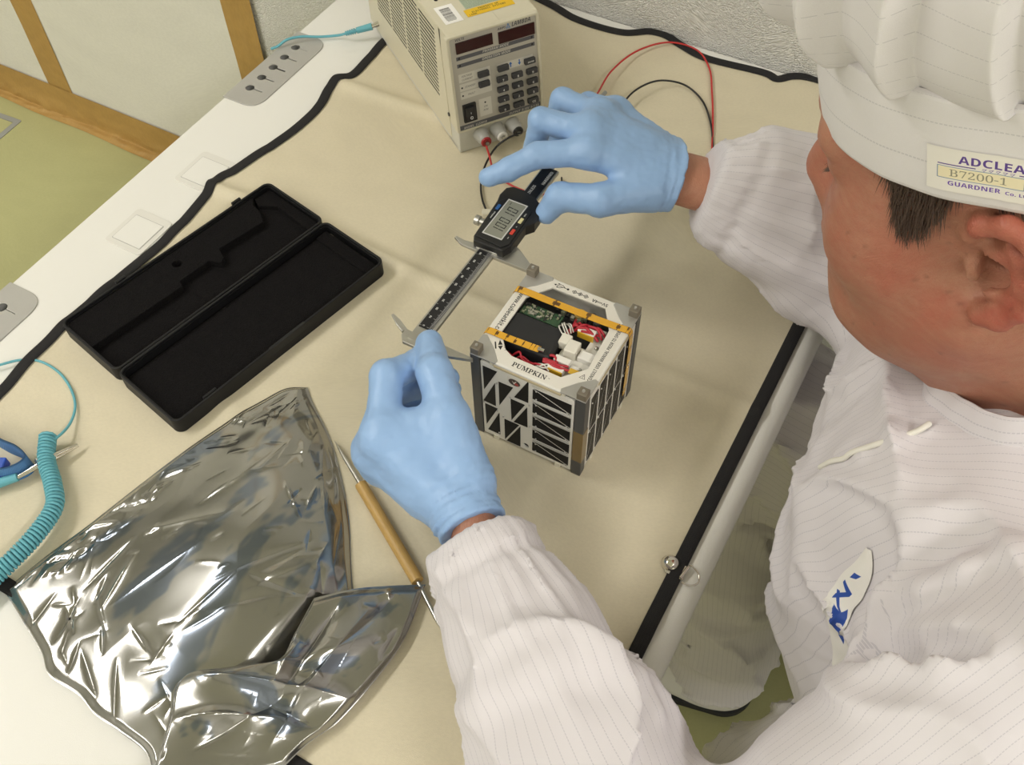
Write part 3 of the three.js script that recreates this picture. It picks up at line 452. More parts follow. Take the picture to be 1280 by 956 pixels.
// ---------------------------------------------------------------- open caliper case
{
  const L = 0.2485, A = 0.0865, B = 0.0845, Hh = 0.017, wall = 0.0024;
  const shellMat = std(col(0.008, 0.008, 0.009), 0.5, { specularIntensity: 0.6 }), foamTex = dataTexture(256, (u, v) => { const n = 0.75 + 0.35 * tileNoise(u, v, 50, 21) + 0.25 * tileNoise(u, v, 110, 22); return [n, n, n]; });
  const foam = std(col(0.0105, 0.0095, 0.0100), 1.0, { specularIntensity: 0.25, map: repeat(foamTex, 12, 12), bumpMap: repeat(foamTex, 12, 12), bumpScale: 0.0008 });
  // own axes: x along the length from the left end, z across from the outer rim of the base to the lid
  const cs = thing('caliper_case', 'open black plastic caliper case lined with black foam', 'tool case', [-0.4367, T, 0.1418], Math.atan2(0.978, 0.207));
  const tray = (z0, w, notch) => {
    const o = roundRect(L, w, 0.008, L / 2, -(z0 + w / 2)), i = roundRect(L - 2 * wall, w - 2 * wall, 0.006, L / 2, -(z0 + w / 2)); o.holes.push(i);
    const rim = slab(o, Hh - 0.002, 0.0006).translate(0, 0.002, 0), floor = slab(roundRect(L, w, 0.008, L / 2, -(z0 + w / 2)), 0.0026, 0.0006);
    const step = roundRect(L - 2 * wall + 0.001, w - 2 * wall + 0.001, 0.006, L / 2, -(z0 + w / 2)); step.holes.push(roundRect(L - 2 * wall - 0.0022, w - 2 * wall - 0.0022, 0.005, L / 2, -(z0 + w / 2)));
    return [rim, floor, slab(step, 0.002).translate(0, Hh - 0.0045, 0)];
  };
  part(cs, 'base_tray', tray(0, A), shellMat); part(cs, 'lid_tray', tray(A + 0.001, B), shellMat);
  // foam in the base: a floor, and the thicker block cut to the caliper's outline
  const mm = (l) => l.map(([x, z]) => [x / 1000, -z / 1000]);
  const block = poly(mm([[3, 3], [3, 43.5], [103, 46.5], [105, 39.5], [140, 39.5], [146, 50.5], [152, 47], [156.5, 34.5], [209, 38.5], [216, 26], [218, 12], [226, 3]])); block.holes.push(circle(0.0046, 0.1175, -0.019));
  const ff = part(cs, 'foam_block', slab(block, 0.0085, 0.0006).translate(0, 0.0048, 0), foam, null, 'foam block cut to the outline of a caliper');
  part(ff, 'foam_floor', slab(roundRect(L - 0.006, A - 0.006, 0.005, L / 2, -A / 2), 0.0032).translate(0, 0.0022, 0), foam);
  part(ff, 'foam_rest', slab(poly(mm([[226, 3], [245, 4], [245, 82], [232, 82], [234, 30], [222, 14]])), 0.006, 0.0006).translate(0, 0.0042, 0), foam);
  part(ff, 'foam_step', slab(poly(mm([[106, 52], [142, 52], [142, 76], [110, 80]])), 0.0012, 0.0004).translate(0, 0.0052, 0), foam);
  const lf = part(cs, 'lid_foam', slab(roundRect(L - 0.008, B - 0.008, 0.005, L / 2, -(A + 0.001 + B / 2)), 0.0055, 0.001).translate(0, 0.0022, 0), foam);
  part(lf, 'foam_bar', slab(roundRect(0.014, B - 0.01, 0.003, L - 0.0125, -(A + 0.001 + B / 2)), 0.003, 0.001).translate(0, 0.0072, 0), foam);
  for (const x of [0.02, 0.15]) part(cs, 'hinge', rod([x, 0.0145, A + 0.0003], [x + 0.08, 0.0145, A + 0.0003], 0.0017), shellMat);
  for (const x of [0.06, 0.2]) part(cs, 'catch', rbox(0.011, 0.010, 0.003, 0.0008), shellMat, [x + 0.008, 0.0135, -0.0012]);
  part(cs, 'front_lip', rbox(0.04, 0.006, 0.003, 0.001), shellMat, [0.125, 0.006, -0.001]);
  part(cs, 'finger_notch', rbox(0.042, 0.009, 0.0034, 0.0012), M.dark, [0.126, Hh - 0.0042, A + B - 0.0006]);
  part(cs, 'catch', rbox(0.014, 0.006, 0.0026, 0.0008), shellMat, [0.04, Hh - 0.003, A + B - 0.0035]);
}

// ---------------------------------------------------------------- digital caliper across the satellite's feet
{
  const cal = thing('digital_caliper', 'steel digital caliper with black display body held in both hands', 'caliper', [0, T + 0.1, 0]);
  const X0 = -0.1025, X1 = -0.0865, XC = (X0 + X1) / 2, brushed = std(col(0.50, 0.49, 0.46), 0.33, { metalness: 0.9 });
  const plan = (pts) => poly(pts.map(([x, z]) => [x / 1000, -z / 1000]));
  // beam with printed scale
  const beam = part(cal, 'beam', rbox(0.016, 0.0036, 0.228, 0.0004, XC, 0, -0.056), brushed);
  const sc = canvasTexture(128, 2000, (c, w, h) => {                           // 10 px per mm; top of the canvas lies at z = -0.15
    c.fillStyle = '#15151a'; c.fillRect(0, 0, w, h); c.strokeStyle = '#d8d8d4'; c.fillStyle = '#e2e2de'; c.textAlign = 'center';
    for (let m = 0; m <= 160; m++) { const y = h - 20 - m * 10; c.lineWidth = 2.4; const l = m % 10 ? (m % 5 ? 34 : 44) : 56; c.beginPath(); c.moveTo(w - l, y); c.lineTo(w, y); c.stroke(); if (m % 10 === 0) { c.save(); c.translate(46, y - 6); c.rotate(-Math.PI / 2); c.font = 'bold 26px sans-serif'; c.fillText(String(m), 0, 0); c.restore(); } }
    for (let m = 0; m < 160; m += 12.7) { const y = h - 20 - m * 10; c.lineWidth = 2.4; c.beginPath(); c.moveTo(0, y); c.lineTo(18, y); c.stroke(); }
  });
  part(beam, 'scale_strip', new THREE.PlaneGeometry(0.0118, 0.198).rotateX(-Math.PI / 2), std('#ffffff', 0.35, { map: sc }), [XC - 0.0006, 0.00205, -0.0555], 'black scale strip with white divisions');
  const st = canvasTexture(512, 128, (c) => { c.fillStyle = '#101013'; c.fillRect(0, 0, 512, 128); c.fillStyle = '#d8d8d4'; c.font = 'bold 40px sans-serif'; c.fillText('STAINLESS', 20, 56); c.fillText('HARDENED', 262, 110); });
  const stp = part(beam, 'maker_strip', new THREE.PlaneGeometry(0.046, 0.0135), std('#ffffff', 0.35, { map: st }), [XC, 0.0022, -0.1465]); stp.rotation.set(-Math.PI / 2, 0, Math.PI / 2);
  // fixed jaw: long measuring jaw towards the satellite, short inside jaw away from it
  const J = (pts, h = 0.0034) => slab(plan(pts), h, 0.0004).translate(0, -h / 2, 0);
  part(cal, 'fixed_jaw', [J([[-108.5, 50.2], [-86, 50.2], [-86, 50.2], [-47, 50.2], [-46, 52], [-60, 56.5], [-74, 61], [-86, 62.5], [-104, 62.5], [-108.5, 57]]), J([[-107, 50], [-118, 44.2], [-126, 41.5], [-127, 43.2], [-119, 49], [-110, 54]], 0.0024)], brushed);
  // sliding body
  const sl = part(cal, 'slider', [rbox(0.021, 0.008, 0.068, 0.001, XC, 0, -0.0865)], brushed);
  part(sl, 'sliding_jaw', [J([[-108, -50.2], [-47, -50.2], [-46, -52], [-58, -60], [-72, -69], [-82, -72], [-100, -72], [-108, -60]]), J([[-106, -50], [-118, -50.5], [-127, -55], [-126.5, -57.5], [-118, -56], [-106, -58]], 0.0024)], brushed);
  const blk = std(col(0.010, 0.010, 0.011), 0.38);
  const hs = plan([[-106.5, -52.5], [-109.5, -58], [-113, -104], [-115, -112], [-114, -122], [-109, -126.5], [-97, -126.8], [-84, -122], [-76, -117], [-71.5, -108], [-71, -95], [-76, -88], [-75.5, -62], [-79, -53]]);
  const hb = part(cal, 'display_body', slab(hs, 0.0115, 0.0012).translate(0, -0.0022, 0), blk, null, 'black plastic display body');
  part(hb, 'raised_deck', slab(plan([[-107, -58], [-110.5, -104], [-105, -112], [-86, -110], [-79, -104], [-77.5, -62], [-82, -56]]), 0.0012, 0.0004).translate(0, 0.0091, 0), blk);
  const seg = { 0: 'abcdef', 1: 'bc' };
  const lcd = canvasTexture(600, 260, (c, w, h) => {
    c.fillStyle = '#8b8c80'; c.fillRect(0, 0, w, h); c.fillStyle = '#2a2b28';
    const dig = (d, x) => { const W = 62, Hh = 150, y = 60, t = 13, o = { a: [x, y, W, t], d: [x, y + Hh - t, W, t], g: [x, y + Hh / 2 - t / 2, W, t], f: [x, y, t, Hh / 2 - 4], b: [x + W - t, y, t, Hh / 2 - 4], e: [x, y + Hh / 2 + 4, t, Hh / 2 - 4], c: [x + W - t, y + Hh / 2 + 4, t, Hh / 2 - 4] }; for (const s of seg[d]) c.fillRect(...o[s]); };
    c.save(); c.transform(1, 0, -0.08, 1, 20, 0); dig(1, 60); dig(0, 150); dig(0, 240); c.fillRect(322, 196, 15, 15); dig(1, 335); dig(0, 430); c.restore(); c.font = 'bold 26px sans-serif'; c.fillText('mm', 530, 60);
  });
  const fr = plan([[-104.2, -63], [-104.2, -109.2], [-85.2, -109.2], [-85.2, -63]]); fr.holes.push(plan([[-103.3, -64], [-103.3, -108.2], [-86.2, -108.2], [-86.2, -64]]));
  const lg = part(hb, 'display_screen', new THREE.PlaneGeometry(0.0442, 0.0171), std('#ffffff', 0.25, { map: lcd }), [-0.09475, 0.01045, -0.0861], 'grey liquid crystal readout of 100.10'); lg.rotation.set(-Math.PI / 2, 0, Math.PI / 2);
  part(hb, 'screen_frame', slab(fr, 0.0006).translate(0, 0.0102, 0), std(col(0.6, 0.6, 0.58), 0.4));
  part(hb, 'button', rbox(0.0030, 0.0016, 0.0064, 0.0005), std(col(0.03, 0.12, 0.35), 0.4), [-0.1074, 0.0104, -0.0963], 'blue button');
  part(hb, 'button', rbox(0.0030, 0.0016, 0.0064, 0.0005), std(col(0.6, 0.05, 0.03), 0.4), [-0.0818, 0.0104, -0.0757], 'red button');
  part(hb, 'button', rbox(0.0030, 0.0016, 0.0064, 0.0005), std(col(0.72, 0.66, 0.35), 0.4), [-0.0820, 0.0104, -0.0907], 'pale yellow button');
  const word = (s, x, z, w) => { const t = canvasTexture(256, 80, (c) => { c.fillStyle = '#131315'; c.fillRect(0, 0, 256, 80); c.fillStyle = '#e8e8e4'; c.font = 'bold 54px sans-serif'; c.textAlign = 'center'; c.fillText(s, 128, 58, 250); }); const m = part(hb, 'legend', new THREE.PlaneGeometry(w, w * 0.31), std('#ffffff', 0.4, { map: t }), [x, 0.0105, z]); m.rotation.set(-Math.PI / 2, 0, Math.PI / 2); };
  word('mm/inch', -0.1069, -0.0858, 0.0095); word('OFF', -0.0817, -0.0680, 0.006); word('ON', -0.0817, -0.0826, 0.005); word('ZERO', -0.0820, -0.0985, 0.0075);
  const wh = []; for (let k = 0; k < 24; k++) { const a = (k / 24) * Math.PI * 2; wh.push(box(0.001, 0.004, 0.001).rotateY(-a).translate(0.0062 * Math.cos(a), 0, 0.0062 * Math.sin(a))); }
  part(cal, 'thumb_wheel', [cyl(0.006, 0.006, 0.004, 24), ...wh], brushed, [-0.0725, 0.001, -0.118]);
  part(cal, 'lock_screw', [cyl(0.003, 0.003, 0.006, 14).rotateZ(Math.PI / 2), cyl(0.0045, 0.0045, 0.004, 18).rotateZ(Math.PI / 2).translate(-0.004, 0, 0)], brushed, [-0.1165, 0.0, -0.083]);
}

// ---------------------------------------------------------------- the small cube satellite
{
  const sat = thing('cube_satellite', 'small cube satellite with black solar cells, white frame and amber tape straps', 'satellite', [0, T, 0], 0.0045);
  const H = 0.1135, rail = std(col(0.085, 0.088, 0.095), 0.4, { metalness: 0.5 }), foot = std(col(0.27, 0.24, 0.195), 0.42, { metalness: 0.7 }), alu = std(col(0.52, 0.51, 0.49), 0.35, { metalness: 0.7 }), white = std(col(0.74, 0.72, 0.66), 0.45);
  const cell = std(col(0.004, 0.004, 0.006), 0.4, { specularIntensity: 0.35 }), gold = std(col(0.50, 0.34, 0.10), 0.5), kap = std(col(0.66, 0.40, 0.03), 0.25, { clearcoat: 0.6 });
  const railGeo = rbox(0.0085, H - 0.001 - 0.008, 0.0085, 0.0008, 0, (H - 0.009) / 2 + 0.001, 0), footGeo = rbox(0.0080, 0.0085, 0.0080, 0.0007), C = 0.04575;
  for (const [sx, sz] of [[-1, 1], [1, 1], [1, -1], [-1, -1]]) {
    const r = part(sat, 'rail', railGeo, rail, [sx * C, 0, sz * C]);
    part(r, 'rail_foot', footGeo, foot, [0, H - 0.00425, 0], 'bronze coloured square foot');
    part(r, 'plunger', cyl(0.0011, 0.0013, 0.0016, 12), alu, [0, H + 0.0006, 0]);
    part(r, 'rail_end', rbox(0.008, 0.0014, 0.008, 0.0004), foot, [0, 0.0007, 0]);
    const g = slab(poly([[-0.0042, -0.0042], [0.018, -0.0042], [0.019, -0.001], [0.010, 0.009], [-0.001, 0.018], [-0.0042, 0.017]]), 0.0014, 0.0003);
    const br = part(sat, 'corner_bracket', g, alu, [sx * C, 0.1052, sz * C]); br.rotation.y = { '-11': 0, '11': Math.PI / 2, '1-1': Math.PI, '-1-1': -Math.PI / 2 }[`${sx}${sz}`];
  }
  // printed top plate with an eight-sided opening
  const out = poly([[-0.048, -0.032], [-0.032, -0.0475], [0.032, -0.0475], [0.048, -0.032], [0.048, 0.032], [0.032, 0.0485], [-0.032, 0.0485], [-0.048, 0.032]], [[[-0.0385, -0.020], [-0.0385, 0.021], [-0.0245, 0.0400], [0.0225, 0.0405], [0.0350, 0.0215], [0.0372, -0.0205], [0.0225, -0.0372], [-0.0198, -0.0370], [-0.0272, -0.0335]]]);
  const tg = slab(out, 0.0018, 0.0003);
  { const p = tg.attributes.position, uv = tg.attributes.uv; for (let i = 0; i < p.count; i++) uv.setXY(i, (p.getX(i) + 0.05) / 0.1, (0.05 - p.getZ(i)) / 0.1); }
  const print = canvasTexture(1600, 1600, (c) => {
    c.scale(16, 16); c.translate(50, 50); c.fillStyle = '#dedad0'; c.fillRect(-50, -50, 100, 100); c.fillStyle = '#1c1b1a'; c.textAlign = 'center';
    const txt = (s, x, y, rot, font, w) => { c.save(); c.translate(x, y); c.rotate(rot); c.font = font; c.scale(0.1, 0.1); c.fillText(s, 0, 0, w * 10); c.restore(); };
    txt('PUMPKIN', -1.2, 45.4, 0, 'bold 60px serif', 31); txt('™', 15.4, 44.0, 0, '22px sans-serif', 3);
    txt('www.cubesatkit.com', -45.0, 1.5, Math.PI / 2, 'bold 56px sans-serif', 50);
    txt('CONSULT USER MANUAL PRIOR TO OPERATION', 44.2, -1, -Math.PI / 2, 'bold 40px sans-serif', 64);
    txt('5V', 21.0, -44.8, Math.PI, 'bold 42px sans-serif', 6); txt('4A', 12.0, -44.8, Math.PI, 'bold 42px sans-serif', 6);
    c.strokeStyle = '#1c1b1a'; c.lineWidth = 0.5; c.beginPath(); c.moveTo(14.6, -43.9); c.lineTo(18.4, -43.9); c.stroke(); c.setLineDash([0.9, 0.5]); c.beginPath(); c.moveTo(14.6, -43.0); c.lineTo(18.4, -43.0); c.stroke(); c.setLineDash([]);
    for (const [x, dot] of [[-6.6, 0], [-1.6, 1], [3.6, 0]]) { c.beginPath(); c.moveTo(x - 2, -44.2); c.lineTo(x, -46); c.lineTo(x + 2, -44.2); c.lineTo(x, -42.4); c.closePath(); c.stroke(); c.beginPath(); c.arc(x, -44.2, dot ? 0.8 : 0.5, 0, 7); dot ? c.fill() : c.stroke(); }
    c.beginPath(); c.moveTo(-4.6, -44.2); c.lineTo(-3.6, -44.2); c.moveTo(0.4, -44.2); c.lineTo(1.6, -44.2); c.stroke();
    c.lineWidth = 0.5; c.beginPath(); c.moveTo(-13, -44.2); c.lineTo(-24, -44.2); c.moveTo(-15, -44.2); c.lineTo(-18, -46); c.lineTo(-21, -46); c.moveTo(-17, -44.2); c.lineTo(-19.5, -42.4); c.lineTo(-21.5, -42.4); c.stroke(); c.beginPath(); c.arc(-12.6, -44.2, 1, 0, 7); c.fill(); c.beginPath(); c.moveTo(-25.4, -44.2); c.lineTo(-23.4, -45.2); c.lineTo(-23.4, -43.2); c.fill(); c.fillRect(-22.2, -46.6, 1.2, 1.2); c.beginPath(); c.arc(-21.6, -42.4, 0.7, 0, 7); c.fill();
    c.lineWidth = 0.35; c.beginPath(); c.moveTo(35.0, 30.8); c.lineTo(37.4, 26.6); c.lineTo(39.4, 30.8); c.closePath(); c.stroke(); c.fillRect(37.1, 28.2, 0.4, 1.4); c.fillRect(37.1, 30.0, 0.4, 0.4);
    c.save(); c.translate(-36, 29); c.rotate(1.0); c.fillRect(0.5, 2, 7, 1.1); c.beginPath(); c.moveTo(-1, -1.2); c.lineTo(4, -3); c.lineTo(4, 0.6); c.fill(); c.beginPath(); c.moveTo(5, -3); c.lineTo(9, -1); c.lineTo(5, 0.8); c.fill(); c.font = '30px sans-serif'; c.scale(0.1, 0.1); c.fillText('SAT', 20, -40); c.fillText('LV 1', 74, -40); c.restore();
  });
  const tp = part(sat, 'top_plate', tg, std('#ffffff', 0.42, { map: print }), [0, 0.1044, 0], 'white printed plate with an eight-sided opening');
  // white clip bars with cream undersides along the four upper edges
  for (const [x, z, w, r] of [[0, 0.0478, 0.060, 0], [0.0482, 0, 0.056, Math.PI / 2], [0, -0.0480, 0.058, 0], [-0.0482, 0, 0.056, Math.PI / 2]]) {
    const e = part(sat, 'edge_bar', rbox(w, 0.0030, 0.0034, 0.0012), white, [x, 0.1046, z]); e.rotation.y = r;
    part(e, 'bar_seat', rbox(w - 0.002, 0.0028, 0.0030, 0.0004), std(col(0.52, 0.44, 0.28), 0.5), [0, -0.0026, 0.0006 * Math.sign(z || 1)]);
    for (const s of [-1, 1]) part(e, 'bar_block', rbox(0.003, 0.0042, 0.0038, 0.0006), cream, [s * (w / 2 + 0.001), -0.0004, 0]);
  }
  // solar panels; every cell is a piece of its own
  const tri = [[[-38.8, 96.6], [-26, 96.6], [-38.6, 65.5]], [[-28.4, 80.2], [-40, 49.4], [-28.4, 48.9]], [[-24.9, 84.4], [-12, 84.8], [-24.9, 52.4]], [[-38.6, 46], [-26.8, 46], [-38.2, 16]], [[-25.4, 41.2], [-37, 9], [-25.2, 9.2]], [[1.6, 102.4], [-11.2, 73], [1.4, 73.4]], [[-14.4, 68.3], [-1.6, 68.4], [-14, 38.6]], [[0.4, 66.6], [-12, 37.6], [0.8, 38.4]], [[-20.7, 35.6], [-7.0, 36], [-20.7, 5.4]], [[-5.9, 35], [-6, 4.6], [-19.2, 4.4]]];
  const rows = []; for (let k = 0; k < 5; k++) { const t = 95.4 - 18.5 * k, b = t - 13.8; rows.push([[6.2, t], [38.6, t], [38.6, b + 1.2]], [[5.4, t - 1.1], [37.8, b], [5.2, b]]); }
  const shapes = [...tri, ...rows].map((q) => new THREE.ExtrudeGeometry(poly(q.map(([x, y]) => [x / 1000, y / 1000])), { depth: 0.0005, bevelEnabled: false }));
  const sideShapes = []; for (let k = 0; k < 5; k++) { const a = -38 + 15.6 * k; sideShapes.push([[a, 96], [a + 11.6, 96], [a, 54]], [[a + 12.4, 94], [a + 12.4, 52], [a + 1.4, 52]], [[a, 49], [a + 11.6, 49], [a, 8]], [[a + 12.4, 47], [a + 12.4, 6], [a + 1.4, 6]]); }
  const sides = sideShapes.map((q) => new THREE.ExtrudeGeometry(poly(q.map(([x, y]) => [x / 1000, y / 1000])), { depth: 0.0005, bevelEnabled: false }));
  const pcbShape = roundRect(0.0815, 0.0985, 0.0006, 0, 0.0525); pcbShape.holes.push(circle(0.0028, -0.0008, 0.0100));
  const pcbGeo = new THREE.ExtrudeGeometry(pcbShape, { depth: 0.0016, bevelEnabled: false }).translate(0, 0, -0.0008), sideGeo = rbox(0.0815, 0.0985, 0.0016, 0.0004, 0, 0.0525, 0), dot = ball(0.0008, 0, 0, 0, 5), strap = (q) => rod(q[0], q[1], 0.0003, 0.0003, 5);
  for (const [rot, kind] of [[0, 0], [Math.PI / 2, 1], [Math.PI, 0], [-Math.PI / 2, 1]]) {
    const pn = part(sat, 'solar_panel', kind ? sideGeo : pcbGeo, white, [Math.sin(rot) * 0.0487, 0, Math.cos(rot) * 0.0487]); pn.rotation.y = rot;
    for (const g of kind ? sides : shapes) part(pn, 'solar_cell', g, cell, [0, 0, 0.0006]);
    const bars = [], dots = [];
    if (!kind) for (let k = 0; k < 5; k++) { const t = 0.0954 - 0.0185 * k, y = t - 0.0162; if (k < 4) bars.push(rod([0.006, y, 0.0012], [0.038, y, 0.0012], 0.0011, 0.0011, 8)); dots.push([0.0085, t - 0.0018], [0.0355, t - 0.0125], [0.0085, t - 0.0125]); } else for (let k = 0; k < 5; k++) { const a = -0.038 + 0.0156 * k; dots.push([a + 0.001, 0.051], [a + 0.0115, 0.0505], [a + 0.001, 0.09]); }
    if (!kind) for (const q of [[-0.0262, 0.0815], [-0.027, 0.0435], [-0.0145, 0.0705], [0.0025, 0.071], [0.0028, 0.041], [-0.0215, 0.0385], [-0.0395, 0.048], [-0.026, 0.012]]) dots.push(q);
    if (bars.length) part(pn, 'bus_bar', bars, alu);
    for (const [x, y] of dots) part(pn, 'solder_joint', dot, alu, [x, y, 0.0013]);
    if (!kind) {
      const lg = canvasTexture(128, 96, (c) => { c.fillStyle = '#d9d5cb'; c.fillRect(0, 0, 128, 96); c.fillStyle = '#2b1a1a'; c.beginPath(); c.ellipse(64, 48, 52, 40, 0, 0, 7); c.fill(); c.fillStyle = '#a3302c'; c.beginPath(); c.ellipse(78, 60, 26, 18, 0.4, 0, 7); c.fill(); c.fillStyle = '#d8d4ca'; c.beginPath(); c.moveTo(40, 30); c.lineTo(60, 74); c.lineTo(86, 22); c.lineTo(70, 34); c.lineTo(60, 52); c.fill(); });
      part(pn, 'round_emblem', new THREE.PlaneGeometry(0.0125, 0.0095), std('#ffffff', 0.4, { map: lg }), [-0.0108, 0.0922, 0.0010], 'round black and red emblem');
      const fine = canvasTexture(512, 64, (c) => { c.fillStyle = '#d9d5cb'; c.fillRect(0, 0, 512, 64); c.fillStyle = '#77726a'; c.font = '20px sans-serif'; c.fillText('CUBESAT SOLAR ARRAY', 20, 28); c.fillText('SIDE PANEL  5.2V', 20, 54); });
      part(pn, 'fine_print', new THREE.PlaneGeometry(0.032, 0.004), std('#ffffff', 0.5, { map: fine }), [0.0195, 0.0985, 0.0009]);
    }
    for (const s of [-1, 1]) part(pn, 'panel_clip', rbox(0.005, 0.006, 0.003, 0.0006), cream, [s * 0.029, 0.0030, 0.0004]);
  }
  part(sat, 'bottom_plate', rbox(0.094, 0.002, 0.094, 0.0005), rail, [0, 0.006, 0]);
  part(sat, 'inner_deck', box(0.091, 0.0016, 0.091), std(col(0.03, 0.03, 0.03), 0.6), [0, 0.082, 0]);
  // amber tape straps with printed marks
  const rule = canvasTexture(1024, 64, (c) => { c.fillStyle = '#dba326'; c.fillRect(0, 0, 1024, 64); const r = rnd(5); c.fillStyle = '#5c3c08'; for (let x = 6; x < 1024; x += 11) c.fillRect(x, 2, 3, 8); for (let x = 40; x < 1000; x += 70 + r() * 40) { c.fillRect(x, 34 + r() * 8, 12 + r() * 12, 8); c.fillRect(x + 4, 28, 5, 20); } });
  const kapPrint = std('#ffffff', 0.25, { map: rule, clearcoat: 0.6 });
  function strapMesh(path, w, name, label) {             // a flat ribbon of real thickness
    const c = curve(path), n = 80;
    const g = grid(n, 4, (u, v) => { const p = c.getPoint(u), t = c.getTangent(u), s = new THREE.Vector3(0, 0, 1), up = s.clone().cross(t).normalize(), a = [[-0.5, -1], [-0.5, 0], [0.5, 0], [0.5, -1], [-0.5, -1]][Math.round(v * 4)]; return [p.x + up.x * a[1] * 0.0004, p.y + up.y * a[1] * 0.0004, p.z + a[0] * w]; });
    return part(sat, name, g, kapPrint, null, label);
  }
  strapMesh([[-0.0506, 0.098, -0.0245], [-0.0505, 0.1055, -0.0245], [-0.049, 0.1074, -0.0245], [-0.02, 0.1072, -0.0255], [0.01, 0.1073, -0.0258], [0.04, 0.1074, -0.0268], [0.0490, 0.1072, -0.0275], [0.0506, 0.1045, -0.0285], [0.0512, 0.09, -0.030], [0.0512, 0.06, -0.0305], [0.0510, 0.02, -0.031]], 0.0066, 'tape_strap', 'amber tape strap running over the top and down one side');
  const s2 = strapMesh([[-0.0506, 0.098, 0.0245], [-0.0505, 0.1055, 0.0245], [-0.049, 0.1074, 0.0243], [-0.03, 0.1074, 0.0236], [-0.012, 0.1076, 0.0228], [-0.0035, 0.1078, 0.0224]], 0.0062, 'tape_strap', 'short amber tape strap with a metal end');
  part(s2, 'strap_pin', rod([-0.0045, 0.1078, 0.0224], [0.0006, 0.1080, 0.0222], 0.0019, 0.0015, 10), M.chrome);
  part(sat, 'rail_tape', rbox(0.0089, 0.042, 0.0089, 0.0006), std(col(0.16, 0.095, 0.02), 0.28, { clearcoat: 0.6 }), [C, 0.042, C], 'amber tape round the rail');
  // inside the opening
  const inner = new THREE.Group(); inner.name = 'electronics'; sat.add(inner); inner.userData.label = 'battery box, circuit boards, white relays and red wires in the opening';
  part(inner, 'battery_box', rbox(0.046, 0.021, 0.0315, 0.003, -0.0175, 0.0935, 0.0085, 3), std(col(0.014, 0.014, 0.016), 0.55), null, 'black battery box');
  const green = std(col(0.035, 0.085, 0.04), 0.45), bits = rnd(12);
  part(inner, 'circuit_board', box(0.034, 0.0016, 0.012, -0.021, 0.1005, -0.0145), green, null, 'green circuit board');
  const chips = [std(col(0.02, 0.02, 0.02), 0.4), std(col(0.45, 0.44, 0.38), 0.3, { metalness: 0.6 }), std(col(0.22, 0.24, 0.15), 0.5)];
  for (let k = 0; k < 60; k++) { const w = 0.0008 + bits() * 0.0022, d = 0.0008 + bits() * 0.0016, h = 0.0006 + bits() * 0.001; part(inner, 'component', box(w, h, d), chips[Math.floor(bits() * 3)], [-0.0365 + bits() * 0.031, 0.1013 + h / 2, -0.0198 + bits() * 0.0105]); }
  for (let k = 0; k < 16; k++) { const h = 0.002 + bits() * 0.003; part(inner, 'component', box(0.003, h, 0.003), chips[Math.floor(bits() * 3)], [-0.015 + bits() * 0.03, 0.092 + h / 2, -0.036 + bits() * 0.008]); }
  part(inner, 'coil', cyl(0.005, 0.005, 0.006, 20, 0.004, 0.093, -0.034), gold);
  for (const [x, z] of [[0.015, -0.034], [0.021, -0.030]]) part(inner, 'capacitor', cyl(0.0032, 0.0032, 0.010, 16, x, 0.094, z), std(col(0.09, 0.085, 0.08), 0.4));
  const deck = poly([[0.008, -0.033], [0.030, -0.033], [0.0358, -0.0215], [0.0350, 0.019], [0.0245, 0.020], [0.0245, 0.002], [0.008, 0.002]]);
  part(inner, 'relay_carrier', slab(deck, 0.0014, 0.0003).translate(0, 0.0955, 0), white, null, 'white carrier plate');
  const relay = std(col(0.76, 0.73, 0.64), 0.45), wht = std(col(0.80, 0.78, 0.73), 0.4);
  for (const [x, z, w, h, d, m, a] of [[0.0085, 0.0015, 0.0085, 0.0085, 0.010, relay, 0.05], [0.0170, 0.0065, 0.0100, 0.0095, 0.0125, relay, 0.05], [0.0195, -0.0145, 0.0145, 0.0075, 0.0062, wht, 0.0], [0.0297, 0.0073, 0.0125, 0.0055, 0.0085, wht, 0.0], [0.0150, 0.0192, 0.0135, 0.0060, 0.0060, wht, 0.0], [0.0140, 0.0285, 0.0135, 0.0060, 0.0060, wht, 0.02], [0.0290, -0.0200, 0.0085, 0.0050, 0.005, wht, 0], [0.0265, 0.0205, 0.009, 0.0022, 0.006, wht, 0]]) { const r = part(inner, 'relay_block', rbox(w, h, d, 0.0007), m, [x, 0.0968 + h / 2, z]); r.rotation.y = a; }
  for (const [x, z, w, d] of [[0.0197, -0.0112, 0.014, 0.0012], [0.0300, 0.0255, 0.012, 0.0052], [0.0148, 0.0318, 0.012, 0.0012]]) part(inner, 'amber_film', rbox(w, d > 0.003 ? 0.0008 : 0.0065, d, 0.0003), kap, [x, d > 0.003 ? 0.1018 : 0.1000, z]);
  part(inner, 'screw', ball(0.0018), M.steel, [0.0318, 0.0975, -0.0065]); part(inner, 'screw', ball(0.0018), M.steel, [0.0300, 0.0985, 0.0195]);
  const rw = std(col(0.45, 0.02, 0.035), 0.4), ww = std(col(0.7, 0.68, 0.62), 0.5), w0 = rnd(31);
  const run = (a, b, m, sag, r = 0.0009) => { const mid = [(a[0] + b[0]) / 2 + (w0() - 0.5) * 0.006, Math.max(a[1], b[1]) + sag, (a[2] + b[2]) / 2 + (w0() - 0.5) * 0.006]; part(inner, m === rw ? 'red_wire' : 'white_wire', tube([a, mid, b], r, 24, 6), m); };
  for (let k = 0; k < 7; k++) run([-0.028 + k * 0.004, 0.096, 0.028 + (k % 3) * 0.002], [-0.020 + k * 0.0055, 0.097 + (k % 2) * 0.002, 0.0335 - (k % 3) * 0.002], rw, 0.003);
